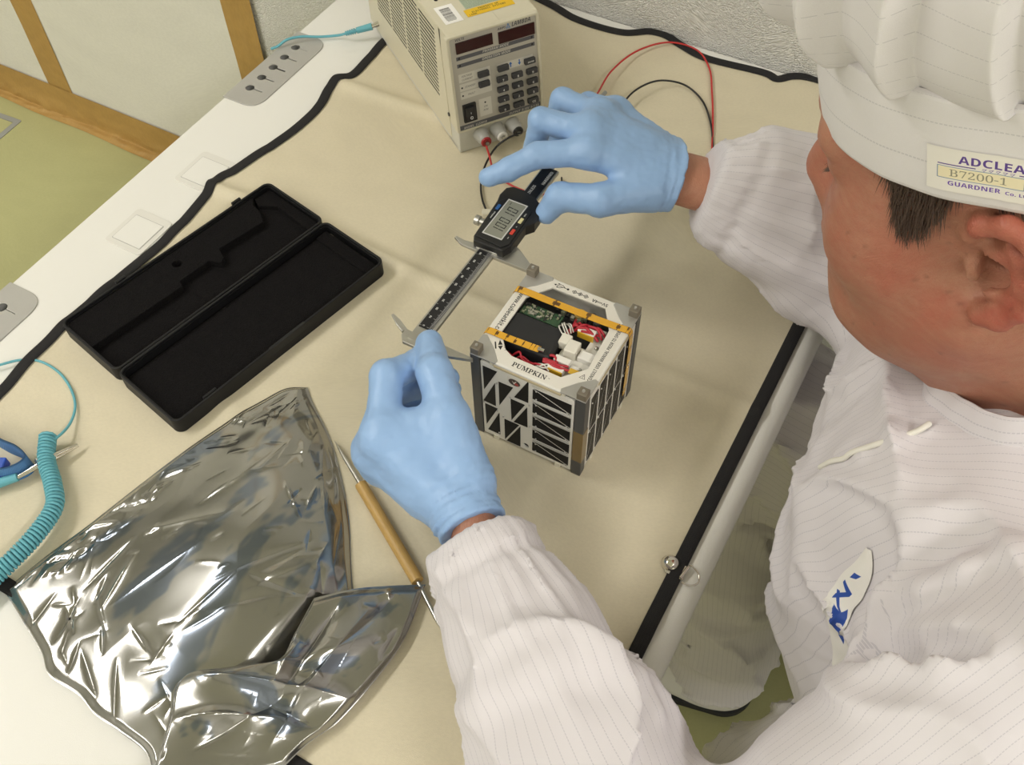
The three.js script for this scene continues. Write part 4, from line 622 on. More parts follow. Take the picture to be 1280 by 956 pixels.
  for (let k = 0; k < 5; k++) run([0.0005 + k * 0.0005, 0.101, 0.022 + k * 0.0012], [0.012 + k * 0.003, 0.101, 0.0225 + (k % 3) * 0.003], rw, 0.002, 0.0012);
  for (let k = 0; k < 6; k++) run([0.004 + k * 0.001, 0.099, -0.004 - k * 0.002], [0.006 + k * 0.0045, 0.101, -0.022 + (k % 3) * 0.003], rw, 0.004, 0.0011);
  for (let k = 0; k < 3; k++) run([0.010 + k * 0.006, 0.102, -0.020], [0.030 + k * 0.002, 0.100, -0.012 - k * 0.003], rw, 0.003, 0.0012);
  for (let k = 0; k < 5; k++) run([-0.002 + k * 0.001, 0.100, -0.013 - k * 0.001], [0.006 + k * 0.001, 0.103, -0.001 - k * 0.002], ww, 0.004, 0.0006);
  for (let k = 0; k < 4; k++) run([-0.001, 0.100, 0.030 + k * 0.0015], [0.010, 0.101, 0.033 - k * 0.002], ww, 0.002, 0.0006);
}

// ---------------------------------------------------------------- anti-static bag
{
  const bag = thing('anti_static_bag', 'crumpled silver grey metallised anti-static bag lying on the mat', 'bag', [0, 0, 0]);
  const reflectTint = dataTexture(256, (u, v) => { const n = tileNoise(u, v, 2.4, 61) + 0.25 * tileNoise(u, v, 14, 62), k = smooth(0.25, 0.6, n); return [lerp(1, 0.55, k), lerp(1, 0.64, k), lerp(1, 0.82, k)]; });  // bluish patches painted in for reflections and see-through film
  const film = std(col(0.36, 0.355, 0.335), 0.17, { map: repeat(reflectTint, 1, 1), metalness: 0.9, clearcoat: 0.3, clearcoatRoughness: 0.06 });
  const line = (pts) => { const c = curve(pts); return (t) => c.getPointAt(clamp(t, 0, 1)); };
  const coons = (top, bottom, left, right) => (u, v) => {
    const a = top(u), b = bottom(u), c = left(v), d = right(v), p00 = top(0), p10 = top(1), p01 = bottom(0), p11 = bottom(1), o = [0, 0, 0];
    ['x', 'y', 'z'].forEach((k, i) => { o[i] = (1 - v) * a[k] + v * b[k] + (1 - u) * c[k] + u * d[k] - ((1 - u) * (1 - v) * p00[k] + u * (1 - v) * p10[k] + (1 - u) * v * p01[k] + u * v * p11[k]); });
    return o;
  };
  // sharp creases: short straight ridges and valleys in the film
  const segs = (list) => (x, z) => { let h = 0; for (const [ax, az, bx, bz, w, k] of list) { const dx = bx - ax, dz = bz - az, t = ((x - ax) * dx + (z - az) * dz) / (dx * dx + dz * dz); if (t < 0 || t > 1) continue; const d = Math.hypot(x - ax - dx * t, z - az - dz * t); if (d > w * 4) continue; h += k * Math.sin(Math.PI * t) * Math.exp(-d / w); } return h; };
  const main = coons(line(BAG_TOP), line([...BAG_BOTTOM].reverse()), line(BAG_RIGHT), line(BAG_LEFT)), r = rnd(19), list = [];
  const scatter = (n, pu, pv, len, w, k, turn) => { for (let i = 0; i < n; i++) { const p = main(pu(), pv()), a = turn + (r() - 0.5) * 1.3, l = len * (0.5 + r()); list.push([p[0] - Math.cos(a) * l / 2, p[2] - Math.sin(a) * l / 2, p[0] + Math.cos(a) * l / 2, p[2] + Math.sin(a) * l / 2, w * (0.7 + 0.8 * r()), k * (r() < 0.5 ? -1 : 1) * (0.5 + r())]); } };
  scatter(70, () => 0.05 + 0.9 * r(), () => 0.02 + 0.10 * r(), 0.022, 0.0013, 0.0009, 2.0);      // along the sealed edge
  scatter(22, () => 0.03 + 0.16 * r(), () => 0.1 + 0.8 * r(), 0.032, 0.0016, 0.0016, 1.2);        // down the side of the contents
  scatter(20, () => 0.72 + 0.25 * r(), () => 0.1 + 0.8 * r(), 0.036, 0.0016, 0.0013, 0.9);        // far end
  scatter(40, () => 0.1 + 0.8 * r(), () => 0.15 + 0.75 * r(), 0.02, 0.0011, 0.0007, 2.2);
  scatter(14, () => 0.15 + 0.6 * r(), () => 0.2 + 0.7 * r(), 0.060, 0.0022, 0.0012, 2.3);         // long soft ones across
  const creases = segs(list);
  const top = grid(300, 300, (u, v) => {
    const p = main(u, v), e = smooth(0, 0.09, u) * smooth(1, 0.80, u) * smooth(0, 0.22, v) * smooth(1, 0.86, v), q = smooth(0, 0.03, Math.min(u, v, 1 - u, 1 - v));
    const bulge = 0.026 * Math.exp(-((u - 0.40) ** 2 / 0.16 + (v - 0.62) ** 2 / 0.14)) + 0.010 * Math.exp(-((u - 0.22) ** 2 / 0.03 + (v - 0.30) ** 2 / 0.08));
    const soft = 0.0030 * N2(p[0] * 5 + 2, p[2] * 5) + 0.0007 * (1 - 2 * Math.abs(N2(p[0] * 9 + 5, p[2] * 7)));
    p[1] = T + 0.0012 + matHeight(p[0], p[2]) + e * bulge + q * (0.0042 + (0.35 + 0.65 * e) * soft + creases(p[0], p[2]));
    return p;
  });
  part(bag, 'film_body', top, film, null, 'silver grey film, crumpled');
  part(bag, 'film_underside', grid(40, 40, (u, v) => { const p = main(u, v); p[1] = T + 0.0007 + matHeight(p[0], p[2]); return p; }), film);
  const flap = coons(line(FLAP_TOP), line([...FLAP_BOTTOM]), line(FLAP_LEFT), line(FLAP_RIGHT));
  const fl = []; const F = (u0, v0, u1, v1, w, k) => { const a = flap(u0, v0), b = flap(u1, v1); fl.push([a[0], a[2], b[0], b[2], w, k]); };
  F(0.02, 0.62, 0.98, 0.60, 0.008, 0.012); F(0.02, 0.78, 0.7, 0.72, 0.006, 0.008); F(0.30, 0.05, 0.62, 0.66, 0.006, -0.008); F(0.6, 0.1, 0.75, 0.9, 0.007, 0.007); F(0.1, 0.2, 0.55, 0.62, 0.004, 0.005); F(0.2, 0.9, 0.62, 0.64, 0.004, -0.004); F(0.78, 0.05, 0.66, 0.64, 0.004, -0.004); F(0.5, 0.66, 0.98, 0.78, 0.005, -0.005);
  for (let i = 0; i < 16; i++) { const u = r(), v = r(); F(u, v, clamp(u + (r() - 0.5) * 0.5, 0, 1), clamp(v + (r() - 0.5) * 0.5, 0, 1), 0.002, (r() - 0.5) * 0.004); }
  const fc = segs(fl);
  const fold = grid(200, 200, (u, v) => {
    const p = flap(u, v), q = smooth(0, 0.05, Math.min(u, v, 1 - u, 1 - v));
    p[1] += 0.001 + q * (0.003 + 0.012 * Math.exp(-((u - 0.3) ** 2 / 0.1 + (v - 0.5) ** 2 / 0.2)) + fc(p[0], p[2]) + 0.002 * N2(p[0] * 7, p[2] * 7));
    p[1] = Math.max(p[1], T + 0.002);
    return p;
  });
  part(bag, 'folded_mouth', fold, film, null, 'shiny folded-over mouth of the bag');
}
// ---------------------------------------------------------------- wooden handled probe
{
  const t = thing('scriber', 'double ended steel scriber with hexagonal wooden handle', 'hand tool', [0, 0, 0]);
  const wood = dataTexture(128, (u, v) => { const n = 0.9 + 0.12 * tileNoise(u * 1, v * 0.15, 50, 41); return [n, n * 0.98, n * 0.94]; });
  const [a, b, c, d, e] = TOOL.map((p) => [p[0], p[1] + 0.0006, p[2]]);
  part(t, 'handle', [rod(c, d, 0.0054, 0.0054, 6)], std(col(0.56, 0.36, 0.12), 0.45, { map: repeat(wood, 1, 1) }), null, 'hexagonal wooden handle');
  part(t, 'bent_point', [rod(c, b, 0.0019, 0.0017, 10), rod(b, [b[0] * 0.5 + a[0] * 0.5, b[1], b[2] * 0.5 + a[2] * 0.5], 0.0017, 0.0012, 10), rod([b[0] * 0.5 + a[0] * 0.5, b[1], b[2] * 0.5 + a[2] * 0.5], a, 0.0012, 0.0003, 10)], M.steel);
  part(t, 'straight_point', [rod(d, [d[0] * 0.25 + e[0] * 0.75, d[1] * 0.25 + e[1] * 0.75, d[2] * 0.25 + e[2] * 0.75], 0.0018, 0.0018, 10), rod([d[0] * 0.25 + e[0] * 0.75, d[1] * 0.25 + e[1] * 0.75, d[2] * 0.25 + e[2] * 0.75], e, 0.0018, 0.0003, 10)], M.steel);
}
// ---------------------------------------------------------------- wrist strap with coiled cord
{
  const w = thing('coiled_cord', 'turquoise coiled earth cord with thin looped lead', 'cord', [0, 0, 0]);
  const c = curve(COIL), len = c.getLength(), turns = Math.round(len / 0.0031), pts = [], n = turns * 10;
  const fr = c.computeFrenetFrames(400), N = new THREE.Vector3(0, 1, 0);
  for (let i = 0; i <= n; i++) { const t = i / n, p = c.getPointAt(t), tg = c.getTangentAt(t), s = tg.clone().cross(N).normalize(), up = s.clone().cross(tg), a = t * turns * Math.PI * 2; pts.push(p.clone().addScaledVector(s, 0.0062 * Math.cos(a)).addScaledVector(up, 0.0062 * Math.sin(a))); }
  class Through extends THREE.Curve { getPoint(t) { const f = t * n, i = Math.min(n - 1, Math.floor(f)); return pts[i].clone().lerp(pts[i + 1], f - i); } }
  part(w, 'coil', new THREE.TubeGeometry(new Through(), n, 0.00148, 6, false), teal);
  part(w, 'coil_core', new THREE.TubeGeometry(c, 60, 0.0048, 8, false), std(col(0.05, 0.19, 0.24), 0.6));
  part(w, 'looped_lead', tube(CORD, 0.0012, 120), teal);
  const k = thing('alligator_clip', 'chrome alligator clip with turquoise sleeve under the coiled cord', 'clip', [0, 0, 0]);
  const [a, b, d, e, f] = CLIP;
  part(k, 'sleeve', [rod(a, b, 0.0042), rod(b, d, 0.0042, 0.0036)], teal);
  const jw = (dy) => rod([e[0], e[1] + dy, e[2]], [f[0], f[1] + dy * 0.4 + 0.001, f[2]], 0.0030, 0.0012, 6);
  part(k, 'jaw', jw(0.0022), M.chrome); part(k, 'jaw', jw(-0.0022), M.chrome);
  part(k, 'shank', rod(d, e, 0.0019, 0.0028, 10), M.chrome);
  part(k, 'pivot', rod([e[0] - 0.004, e[1] + 0.001, e[2] - 0.002], [e[0] + 0.004, e[1] + 0.001, e[2] + 0.002], 0.0026, 0.0026, 12), M.steel);
  const s = thing('wrist_strap', 'blue woven fabric wrist strap with plastic snap block', 'wrist strap', [0, 0, 0]);
  const wv = dataTexture(64, (u, v) => { const q = 0.72 + 0.28 * Math.sin(u * Math.PI * 8) * Math.sin(v * Math.PI * 8); return [q, q, q]; });
  const flat = [[-0.0009, -0.010], [0.0009, -0.010], [0.0009, 0.010], [-0.0009, 0.010]];
  part(s, 'fabric_band', sweep(BAND.map((p) => [p[0], T + 0.0105, p[2]]), flat, 80), std(col(0.13, 0.33, 0.70), 0.85, { map: repeat(wv, 6, 24), bumpMap: repeat(wv, 6, 24), bumpScale: 0.0004 }));
  const bl = part(s, 'snap_block', rbox(0.024, 0.010, 0.017, 0.0015), std(col(0.04, 0.11, 0.52), 0.4), [-0.3795, T + 0.0085, 0.2820], 'blue plastic snap block'); bl.rotation.y = 0.5;
  part(bl, 'snap_stud', cyl(0.0062, 0.0068, 0.003, 22), std(col(0.04, 0.22, 0.27), 0.45), [-0.002, 0.0058, 0.001]);
}

// ---------------------------------------------------------------- the seated man
const person = thing('person', 'person in white striped cleanroom suit, cap and blue gloves leaning over desk', 'person', [0, 0, 0]);
const add3 = (a, b, k = 1) => [a[0] + b[0] * k, a[1] + b[1] * k, a[2] + b[2] * k], sub3 = (a, b) => [a[0] - b[0], a[1] - b[1], a[2] - b[2]];
const dot3 = (a, b) => a[0] * b[0] + a[1] * b[1] + a[2] * b[2], len3 = (a) => Math.hypot(a[0], a[1], a[2]), unit3 = (a) => { const l = len3(a) || 1; return [a[0] / l, a[1] / l, a[2] / l]; };
const cross3 = (a, b) => [a[1] * b[2] - a[2] * b[1], a[2] * b[0] - a[0] * b[2], a[0] * b[1] - a[1] * b[0]], mix3 = (a, b, t) => [lerp(a[0], b[0], t), lerp(a[1], b[1], t), lerp(a[2], b[2], t)];
const ELBOW_L = [0.250, 0.648, 0.340], SHOULDER_L = [0.372, 0.765, 0.135], ELBOW_R = [0.280, 0.655, -0.285], SHOULDER_R = [0.370, 0.770, -0.240];
const pores = dataTexture(512, (u, v) => { const a = tileNoise(u, v, 9, 71), b = tileNoise(u, v, 34, 72), c = tileNoise(u, v, 110, 73), q = 0.5 * a + 0.35 * b + 0.25 * c; return [0.93 + 0.06 * q, 0.86 + 0.15 * q, 0.85 + 0.15 * q]; });
const poreBump = dataTexture(256, (u, v) => { const c = 0.5 + 0.3 * tileNoise(u, v, 60, 74) + 0.2 * tileNoise(u, v, 120, 75); return [c, c, c]; });
const skin = std('#ffffff', 0.48, { vertexColors: true, map: pores, bumpMap: repeat(poreBump, 2, 2), bumpScale: 0.0004 });

// ---- gloved hands: palm and five separate fingers
function gloveField(Wr, I, Mi, Ri, Pi, Th, elbow, cutAt, thick, webs, wr) {
  const web = webs ? [bone(Th[1], mix3(I[0], I[1], 0.15), 0.0125, 0.0115), bone(mix3(Th[0], Th[1], 0.6), I[0], 0.0130, 0.0125), bone(mix3(Th[0], Th[1], 0.7), Mi[0], 0.012, 0.012)] : [];
  const lat = unit3(sub3(I[0], Pi[0])), ax = unit3(sub3(elbow, Wr[0])), w0 = Wr[0], mid = mix3(Mi[0], Ri[0], 0.5);
  const off = (p, k) => add3(p, lat, k);
  const palm = join([bone(off(w0, 0.009 * wr), add3(I[0], lat, -0.002), 0.0195 * wr, 0.0128), bone(w0, Mi[0], 0.0195 * wr, 0.0132), bone(w0, Ri[0], 0.019 * wr, 0.0126), bone(off(w0, -0.009 * wr), add3(Pi[0], lat, 0.001), 0.0185 * wr, 0.0115), bone(mix3(w0, mid, 0.5), mid, 0.0175, 0.0135),
    bone(I[0], Mi[0], 0.0120, 0.0125), bone(Mi[0], Ri[0], 0.0125, 0.0118), bone(Ri[0], Pi[0], 0.0118, 0.0108), bone(w0, Th[0], 0.0195 * wr, 0.0175), bone(mix3(Th[0], Th[1], 0.3), mix3(w0, I[0], 0.7), 0.0105, 0.0110), ...web], 0.012);
  const wrist = join([bone(off(w0, 0.0085 * wr), add3(off(w0, 0.0085 * wr), ax, 0.05), 0.0200 * wr, 0.0215 * wr), bone(off(w0, -0.0085 * wr), add3(off(w0, -0.0085 * wr), ax, 0.05), 0.0195 * wr, 0.0215 * wr)], 0.012);
  const fin = [[I, 0.0122 * thick, 0.0106 * thick, 0.0094 * thick, 0.0078 * thick], [Mi, 0.0124, 0.0108, 0.0096, 0.0080], [Ri, 0.0118, 0.0103, 0.0092, 0.0077], [Pi, 0.0108, 0.0092, 0.0082, 0.0070]].map(([p, ...r]) => join(chain(p, r), 0.004));
  const thumb = join([...chain(Th, [0.0172, 0.0132 * thick, 0.0114 * thick, 0.0092 * thick])], 0.005);
  const cut = add3(w0, ax, cutAt);
  return (x, y, z) => {
    let d = smin(palm(x, y, z), wrist(x, y, z), 0.012), f = fin[0](x, y, z);
    for (let i = 1; i < 4; i++) f = smin(f, fin[i](x, y, z), 0.0022);
    d = smin(d, f, 0.007); d = smin(d, thumb(x, y, z), 0.008);
    if (d < 0.02 && d > -0.02) {
      const a = (x - w0[0]) * ax[0] + (y - w0[1]) * ax[1] + (z - w0[2]) * ax[2], near = smooth(-0.045, -0.004, a);
      d += 0.0006 * N3(x * 60, y * 60, z * 60) * 0.6 + near * (0.0011 * N3(a * 240, x * 18, z * 18) - 0.0004) + 0.0005 * N3(x * 130, y * 130, z * 130) * 0.5;
      const rim = Math.abs(a - cutAt + 0.0016); d -= 0.0011 * Math.exp(-(rim * rim) / 0.0000035);
      d = smax(d, a - cutAt + 0.0009 * N3(x * 70, y * 70, z * 70), 0.0012);
    } else d = Math.max(d, dot3(sub3([x, y, z], cut), ax));
    return d;
  };
}
const nitrile = std(col(0.30, 0.475, 0.775), 0.42, { sheen: 0.25 });
const gloveR = gloveField(RW, RI, RM, RR, RP, RT, ELBOW_R, -0.011, 1.04, false, 1), gloveL = gloveField(LW, LI, LM, LR, LP, LT, ELBOW_L, 0.006, 1.14, true, 0.86);
const around = (lists, pad) => { const lo = [9, 9, 9], hi = [-9, -9, -9]; for (const l of lists) for (const p of l) for (let i = 0; i < 3; i++) { lo[i] = Math.min(lo[i], p[i] - pad); hi[i] = Math.max(hi[i], p[i] + pad); } return [lo, hi]; };
part(person, 'glove', meshField(gloveR, ...around([[RW[0]], RI, RM, RR, RP, RT], 0.034), 0.0015), nitrile, null, 'pale blue glove on the hand that slides the display body');
part(person, 'glove', meshField(gloveL, ...around([[LW[0]], LI, LM, LR, LP, LT], 0.034), 0.0015), nitrile, null, 'pale blue glove pinching the fixed caliper jaw');

// ---- head, in its own axes: forward, up, towards the left ear
const HC = [0.2556, 0.9261, -0.0550], HS = 1.04, HF = [-0.9545, -0.2950, -0.0430], HU = unit3(cross3(cross3(HF, [-0.296, 0.955, 0.010]), HF)), HL = cross3(HU, HF);
const toHead = (x, y, z) => { const p = [x - HC[0], y - HC[1], z - HC[2]]; return [dot3(p, HF) / HS, dot3(p, HU) / HS, dot3(p, HL) / HS]; };
const fromHead = (f, u, l) => [0, 1, 2].map((i) => HC[i] + HS * (HF[i] * f + HU[i] * u + HL[i] * l));
const headField = (() => {
  const s = (v) => [v, [v[0], v[1], -v[2]]], both = (mk) => [mk(1), mk(-1)];
  const mass = join([blob([-0.008, 0.045, 0], [0.098, 0.090, 0.077]), blob([0.040, -0.018, 0], [0.056, 0.088, 0.063]), blob([0.046, -0.088, 0], [0.050, 0.036, 0.050]), blob([0.012, -0.070, 0], [0.060, 0.055, 0.066]),
    ...both((k) => bone([0.012, -0.050, 0.052 * k], [0.068, -0.088, 0.022 * k], 0.024, 0.024)), ...both((k) => blob([0.058, -0.022, 0.036 * k], [0.036, 0.040, 0.032])), blob([0.083, -0.090, 0], [0.022, 0.022, 0.024]), blob([0.085, -0.045, 0], [0.022, 0.028, 0.030]),
    ...both((k) => bone([0.083, 0.042, 0.038 * k], [0.090, 0.043, 0.006 * k], 0.011, 0.012))], 0.024);
  const neck = join([bone([-0.030, -0.050, 0], [-0.075, -0.135, 0.002], 0.064, 0.066), bone([0.022, -0.105, 0], [-0.035, -0.165, 0.002], 0.046, 0.060)], 0.04);
  const nose = join([bone([0.090, 0.030, 0], [0.1055, -0.006, 0], 0.0090, 0.0145), ...both((k) => blob([0.097, -0.013, 0.0135 * k], [0.012, 0.010, 0.0090]))], 0.008);
  const lids = join(both((k) => blob([0.079, 0.026, 0.033 * k], [0.0145, 0.0135, 0.0165])), 0.002), lips = join([bone([0.102, -0.040, 0.014], [0.102, -0.040, -0.014], 0.0055), bone([0.101, -0.050, 0.012], [0.101, -0.050, -0.012], 0.006)], 0.003);
  // ears: rim, inner ridge, hollow and lobe
  const rim = [[0.009, 0.006, 0.0670], [0.009, 0.018, 0.0735], [0.003, 0.030, 0.0815], [-0.009, 0.0355, 0.0865], [-0.021, 0.031, 0.0905], [-0.0275, 0.017, 0.0920], [-0.0265, 0.001, 0.0905], [-0.019, -0.015, 0.0865], [-0.009, -0.026, 0.0820]], ridge = [[-0.006, 0.023, 0.0800], [-0.0165, 0.016, 0.0835], [-0.0185, 0.000, 0.0830], [-0.0125, -0.012, 0.0800], [-0.002, -0.015, 0.0775]];
  const ear = join([...chain(rim, [0.0038, 0.0045, 0.0050, 0.0052, 0.0050, 0.0047, 0.0045, 0.0046, 0.0060]), ...chain(ridge, [0.0035, 0.0045, 0.0045, 0.004, 0.0035]), bone([-0.007, -0.026, 0.0800], [0.001, -0.030, 0.0770], 0.0072, 0.0066), bone([-0.008, 0.010, 0.072], [-0.016, 0.0, 0.077], 0.012, 0.0075), bone([0.0085, -0.004, 0.0700], [0.0075, -0.010, 0.0710], 0.0034)], 0.0045);
  const hollow = join([blob([-0.0040, 0.0000, 0.0740], [0.0088, 0.0100, 0.0270]), blob([-0.0030, 0.0225, 0.0810], [0.0050, 0.0055, 0.0090])], 0.003);
  return (x, y, z) => {
    const [f, u, l] = toHead(x, y, z);
    let d = mass(f, u, l); d = smin(d, nose(f, u, l), 0.010); d = smax(d, -join(both((k) => blob([0.102, 0.026, 0.031 * k], [0.018, 0.013, 0.017])), 0.004)(f, u, l), 0.010);
    d = smin(d, lids(f, u, l), 0.004); d = smin(d, lips(f, u, l), 0.004); d = smin(d, neck(f, u, l), 0.030);
    const e = smin(ear(f, u, l), ear(f, u, -l), 0.002); d = smin(d, e, 0.006);
    d = smax(d, -hollow(f, u, Math.abs(l)), 0.0025);
    return d * HS + 0.0006 * N3(x * 30, y * 30, z * 30);
  };
})();
const wristSkin = (Wr, I, Pi, elbow, wr) => { const lat = unit3(sub3(I[0], Pi[0])), ax = unit3(sub3(elbow, Wr[0])); return join([-1, 1].map((k) => { const a = add3(add3(Wr[0], lat, 0.0085 * k * wr), ax, -0.02); return bone(a, add3(a, ax, 0.11), 0.0178 * wr, 0.0205 * wr); }), 0.012); };
const armR = wristSkin(RW, RI, RP, ELBOW_R, 1), armL = wristSkin(LW, LI, LP, ELBOW_L, 0.86);
{
  const paint = (g) => {
    const p = g.attributes.position, c = new Float32Array(p.count * 3);
    for (let i = 0; i < p.count; i++) {
      const x = p.getX(i), y = p.getY(i), z = p.getZ(i), [f, u, l] = toHead(x, y, z), inHead = Math.hypot(f, u + 0.02, l) < 0.2;
      const spot = N3(x * 160, y * 160, z * 160), patch = 0.5 + 0.5 * N3(x * 28, y * 28, z * 28), al = Math.abs(l);
      let red = 0.25 * patch + 0.12 * spot;
      if (inHead) red += 0.55 * Math.exp(-((f - 0.035) ** 2 + (u + 0.035) ** 2) / 0.0016) * patch + 0.6 * smooth(0.078, 0.086, al) + 0.3 * Math.exp(-((f - 0.108) ** 2 + u * u) / 0.0003);
      const pale = inHead ? 1 : 1.22, m = pale * (N3(x * 120 + 5, y * 120, z * 120) > 0.90 && inHead ? 0.75 : 1); if (!inHead) red *= 0.35;
      c[3 * i] = (0.440 + 0.01 * red) * m; c[3 * i + 1] = (0.218 - 0.100 * red) * m; c[3 * i + 2] = (0.138 - 0.062 * red) * m;
    }
    const uv = new Float32Array(p.count * 2); for (let i = 0; i < p.count; i++) { const [f, u, l] = toHead(p.getX(i), p.getY(i), p.getZ(i)); uv[2 * i] = (f + 0.35 * l) * 9; uv[2 * i + 1] = (u + 0.35 * l) * 9; }
    g.setAttribute('uv', new THREE.BufferAttribute(uv, 2)); g.setAttribute('color', new THREE.BufferAttribute(c, 3)); return g;
  };
  const trunk = join([...chain([[0.345, 0.80, -0.052], [0.38, 0.70, -0.05], [0.45, 0.48, -0.05]], [0.06, 0.085, 0.10]), ...chain([[0.37, 0.74, -0.05], SHOULDER_L, ELBOW_L, mix3(ELBOW_L, LW[0], 0.85)], [0.06, 0.045, 0.035, 0.022]), ...chain([[0.37, 0.74, -0.05], SHOULDER_R, ELBOW_R, mix3(ELBOW_R, RW[1], 0.85)], [0.06, 0.045, 0.035, 0.022]), ...chain([[0.47, 0.46, 0.05], [0.28, 0.46, 0.30], [0.30, 0.12, 0.31]], [0.08, 0.05, 0.035]), ...chain([[0.47, 0.46, -0.13], [0.11, 0.46, -0.18], [0.19, 0.12, -0.085]], [0.08, 0.05, 0.035])], 0.05);
  const [h0, h1] = [fromHead(-0.12, -0.2, -0.1), fromHead(0.13, 0.15, 0.11)];
  const lo = [0.10, 0.72, -0.19], hi = [0.42, 1.09, 0.07];
  const g1 = meshField(headField, lo, hi, 0.0026), g2 = meshField(trunk, [-0.02, 0.08, -0.36], [0.62, 0.87, 0.42], 0.014), b1 = around([[RW[0], RW[1], ELBOW_R]], 0.03), b2 = around([[LW[0], LW[1], ELBOW_L]], 0.03);
  const g3 = meshField((x, y, z) => smax(armR(x, y, z), 0.0, 0.0001) * 0 + armR(x, y, z), b1[0], b1[1], 0.004), g4 = meshField(armL, b2[0], b2[1], 0.004);
  const all = mergeGeometries([g1, g2, g3, g4].map((g) => paint(g)));
  part(person, 'body', all, skin, null, 'flushed fair skin of face, ear, neck and wrists');
}
// ---- hair under the cap: short tapering strands
{
  const r = rnd(77), geos = [], hairs = (n, pick, dir, len) => {
    for (let i = 0; i < n; i++) {
      const [f, u, l] = pick(), a = snap(headField, fromHead(f, u, l)), nrm = gradient(headField, ...a), d0 = dir(f, u, l), dv = unit3([0, 1, 2].map((k) => HF[k] * d0[0] + HU[k] * d0[1] + HL[k] * d0[2] + nrm[k] * (0.25 + 0.25 * r())));
      const L = len * (0.4 + 0.9 * r()), sd = unit3(cross3(dv, nrm)), w = 0.00032 + 0.00025 * r(), pts = [];
      for (let k = 0; k <= 3; k++) { const t = k / 3, p = add3(add3(a, dv, L * t), nrm, -0.0015 * t * t * (L / 0.015) + 0.0006), ww = w * (1 - t * 0.9); pts.push(add3(p, sd, ww), add3(p, sd, -ww), add3(p, nrm, ww)); }
      const pos = [], tri = (a1, b1, c1) => pos.push(...pts[a1], ...pts[b1], ...pts[c1]);
      for (let k = 0; k < 3; k++) for (let s = 0; s < 3; s++) { const q = k * 3, s2 = (s + 1) % 3; tri(q + s, q + s2, q + 3 + s2); tri(q + s, q + 3 + s2, q + 3 + s); }
      geos.push(pos);
    }
  };
  hairs(900, () => { const k = Math.pow(r(), 1.5), u = 0.060 - 0.046 * k; return [0.037 + (r() - 0.5) * 0.060 * (1 - 0.78 * k) + 0.003 * k, u, 0.078]; }, () => [-0.02 + (r() - 0.5) * 0.5, -0.95, 0], 0.0135);
  hairs(600, () => [-0.030 + (r() - 0.5) * 0.06, 0.046 + r() * 0.016, 0.078], () => [-0.3, -0.9, 0], 0.012);
  hairs(500, () => [0.03 + (r() - 0.5) * 0.05, 0.015 + r() * 0.045, -0.078], () => [0.15, -0.95, 0], 0.015);
  hairs(400, () => [-0.095, 0.02 + (r() - 0.5) * 0.06, (r() - 0.5) * 0.13], () => [-0.1, -1, 0], 0.014);
  hairs(70, () => [0.080 + r() * 0.014, 0.040 + r() * 0.014, -0.026 - r() * 0.030], () => [0.55, 0.2 + r() * 0.5, -0.5], 0.012);
  hairs(30, () => [0.090, 0.020 + r() * 0.002, 0.020 + r() * 0.020], () => [0.75, -0.5, 0.3], 0.0045);
  const g = new THREE.BufferGeometry(); g.setAttribute('position', new THREE.Float32BufferAttribute(geos.flat(), 3)); g.computeVertexNormals();
  const h = part(person, 'hair', g, std(col(0.075, 0.043, 0.029), 0.5, { sheen: 0.3 }), null, 'short dark brown hair below the cap'); h.userData.kind = 'stuff';
}

// ---- white striped cloth
const stripe = dataTexture(128, (u, v) => { const dx = Math.abs(u - 0.5), on = dx < 0.04 && (v * 3) % 1 < 0.72; const n = 0.985 + 0.015 * tileNoise(u, v, 30, 51); return on ? [0.885 * n, 0.88 * n, 0.89 * n] : [0.975 * n, 0.968 * n, 0.965 * n]; }, true);
const stripe2 = dataTexture(256, (u, v) => { const on = Math.abs(u - 0.5) < 0.018 && (v * 3) % 1 < 0.72, n = 0.985 + 0.015 * tileNoise(u, v, 30, 52); return on ? [0.88 * n, 0.875 * n, 0.88 * n] : [0.975 * n, 0.968 * n, 0.965 * n]; }, true);
const cloth = std(col(0.80, 0.775, 0.815), 0.8, { map: stripe, sheen: 0.15 });
const TILE = 1 / 0.0058;
const CUFF_L = add3(LW[0], unit3(sub3(ELBOW_L, LW[0])), 0.0145), CUFF_R = add3(RW[1], unit3(sub3(ELBOW_R, RW[1])), -0.010);
const sleeveL = [CUFF_L, mix3(CUFF_L, ELBOW_L, 0.08), mix3(CUFF_L, ELBOW_L, 0.30), mix3(CUFF_L, ELBOW_L, 0.58), ELBOW_L, mix3(ELBOW_L, SHOULDER_L, 0.5), SHOULDER_L], radiiL = [0.0262, 0.0290, 0.0455, 0.0605, 0.0640, 0.0580, 0.0690];
const sleeveR = [CUFF_R, mix3(CUFF_R, ELBOW_R, 0.09), mix3(CUFF_R, ELBOW_R, 0.32), mix3(CUFF_R, ELBOW_R, 0.6), ELBOW_R, SHOULDER_R], radiiR = [0.0285, 0.0310, 0.0420, 0.0540, 0.0620, 0.0740];
const torsoBones = [[[0.380, 0.735, 0.075], [0.374, 0.735, -0.175], 0.088, 0.088], [[0.306, 0.695, 0.020], [0.300, 0.695, -0.120], 0.088, 0.085], [[0.322, 0.610, 0.035], [0.316, 0.610, -0.130], 0.100, 0.100], [[0.405, 0.520, 0.040], [0.400, 0.520, -0.140], 0.140, 0.140], [[0.440, 0.640, 0.040], [0.440, 0.640, -0.140], 0.125, 0.125]];
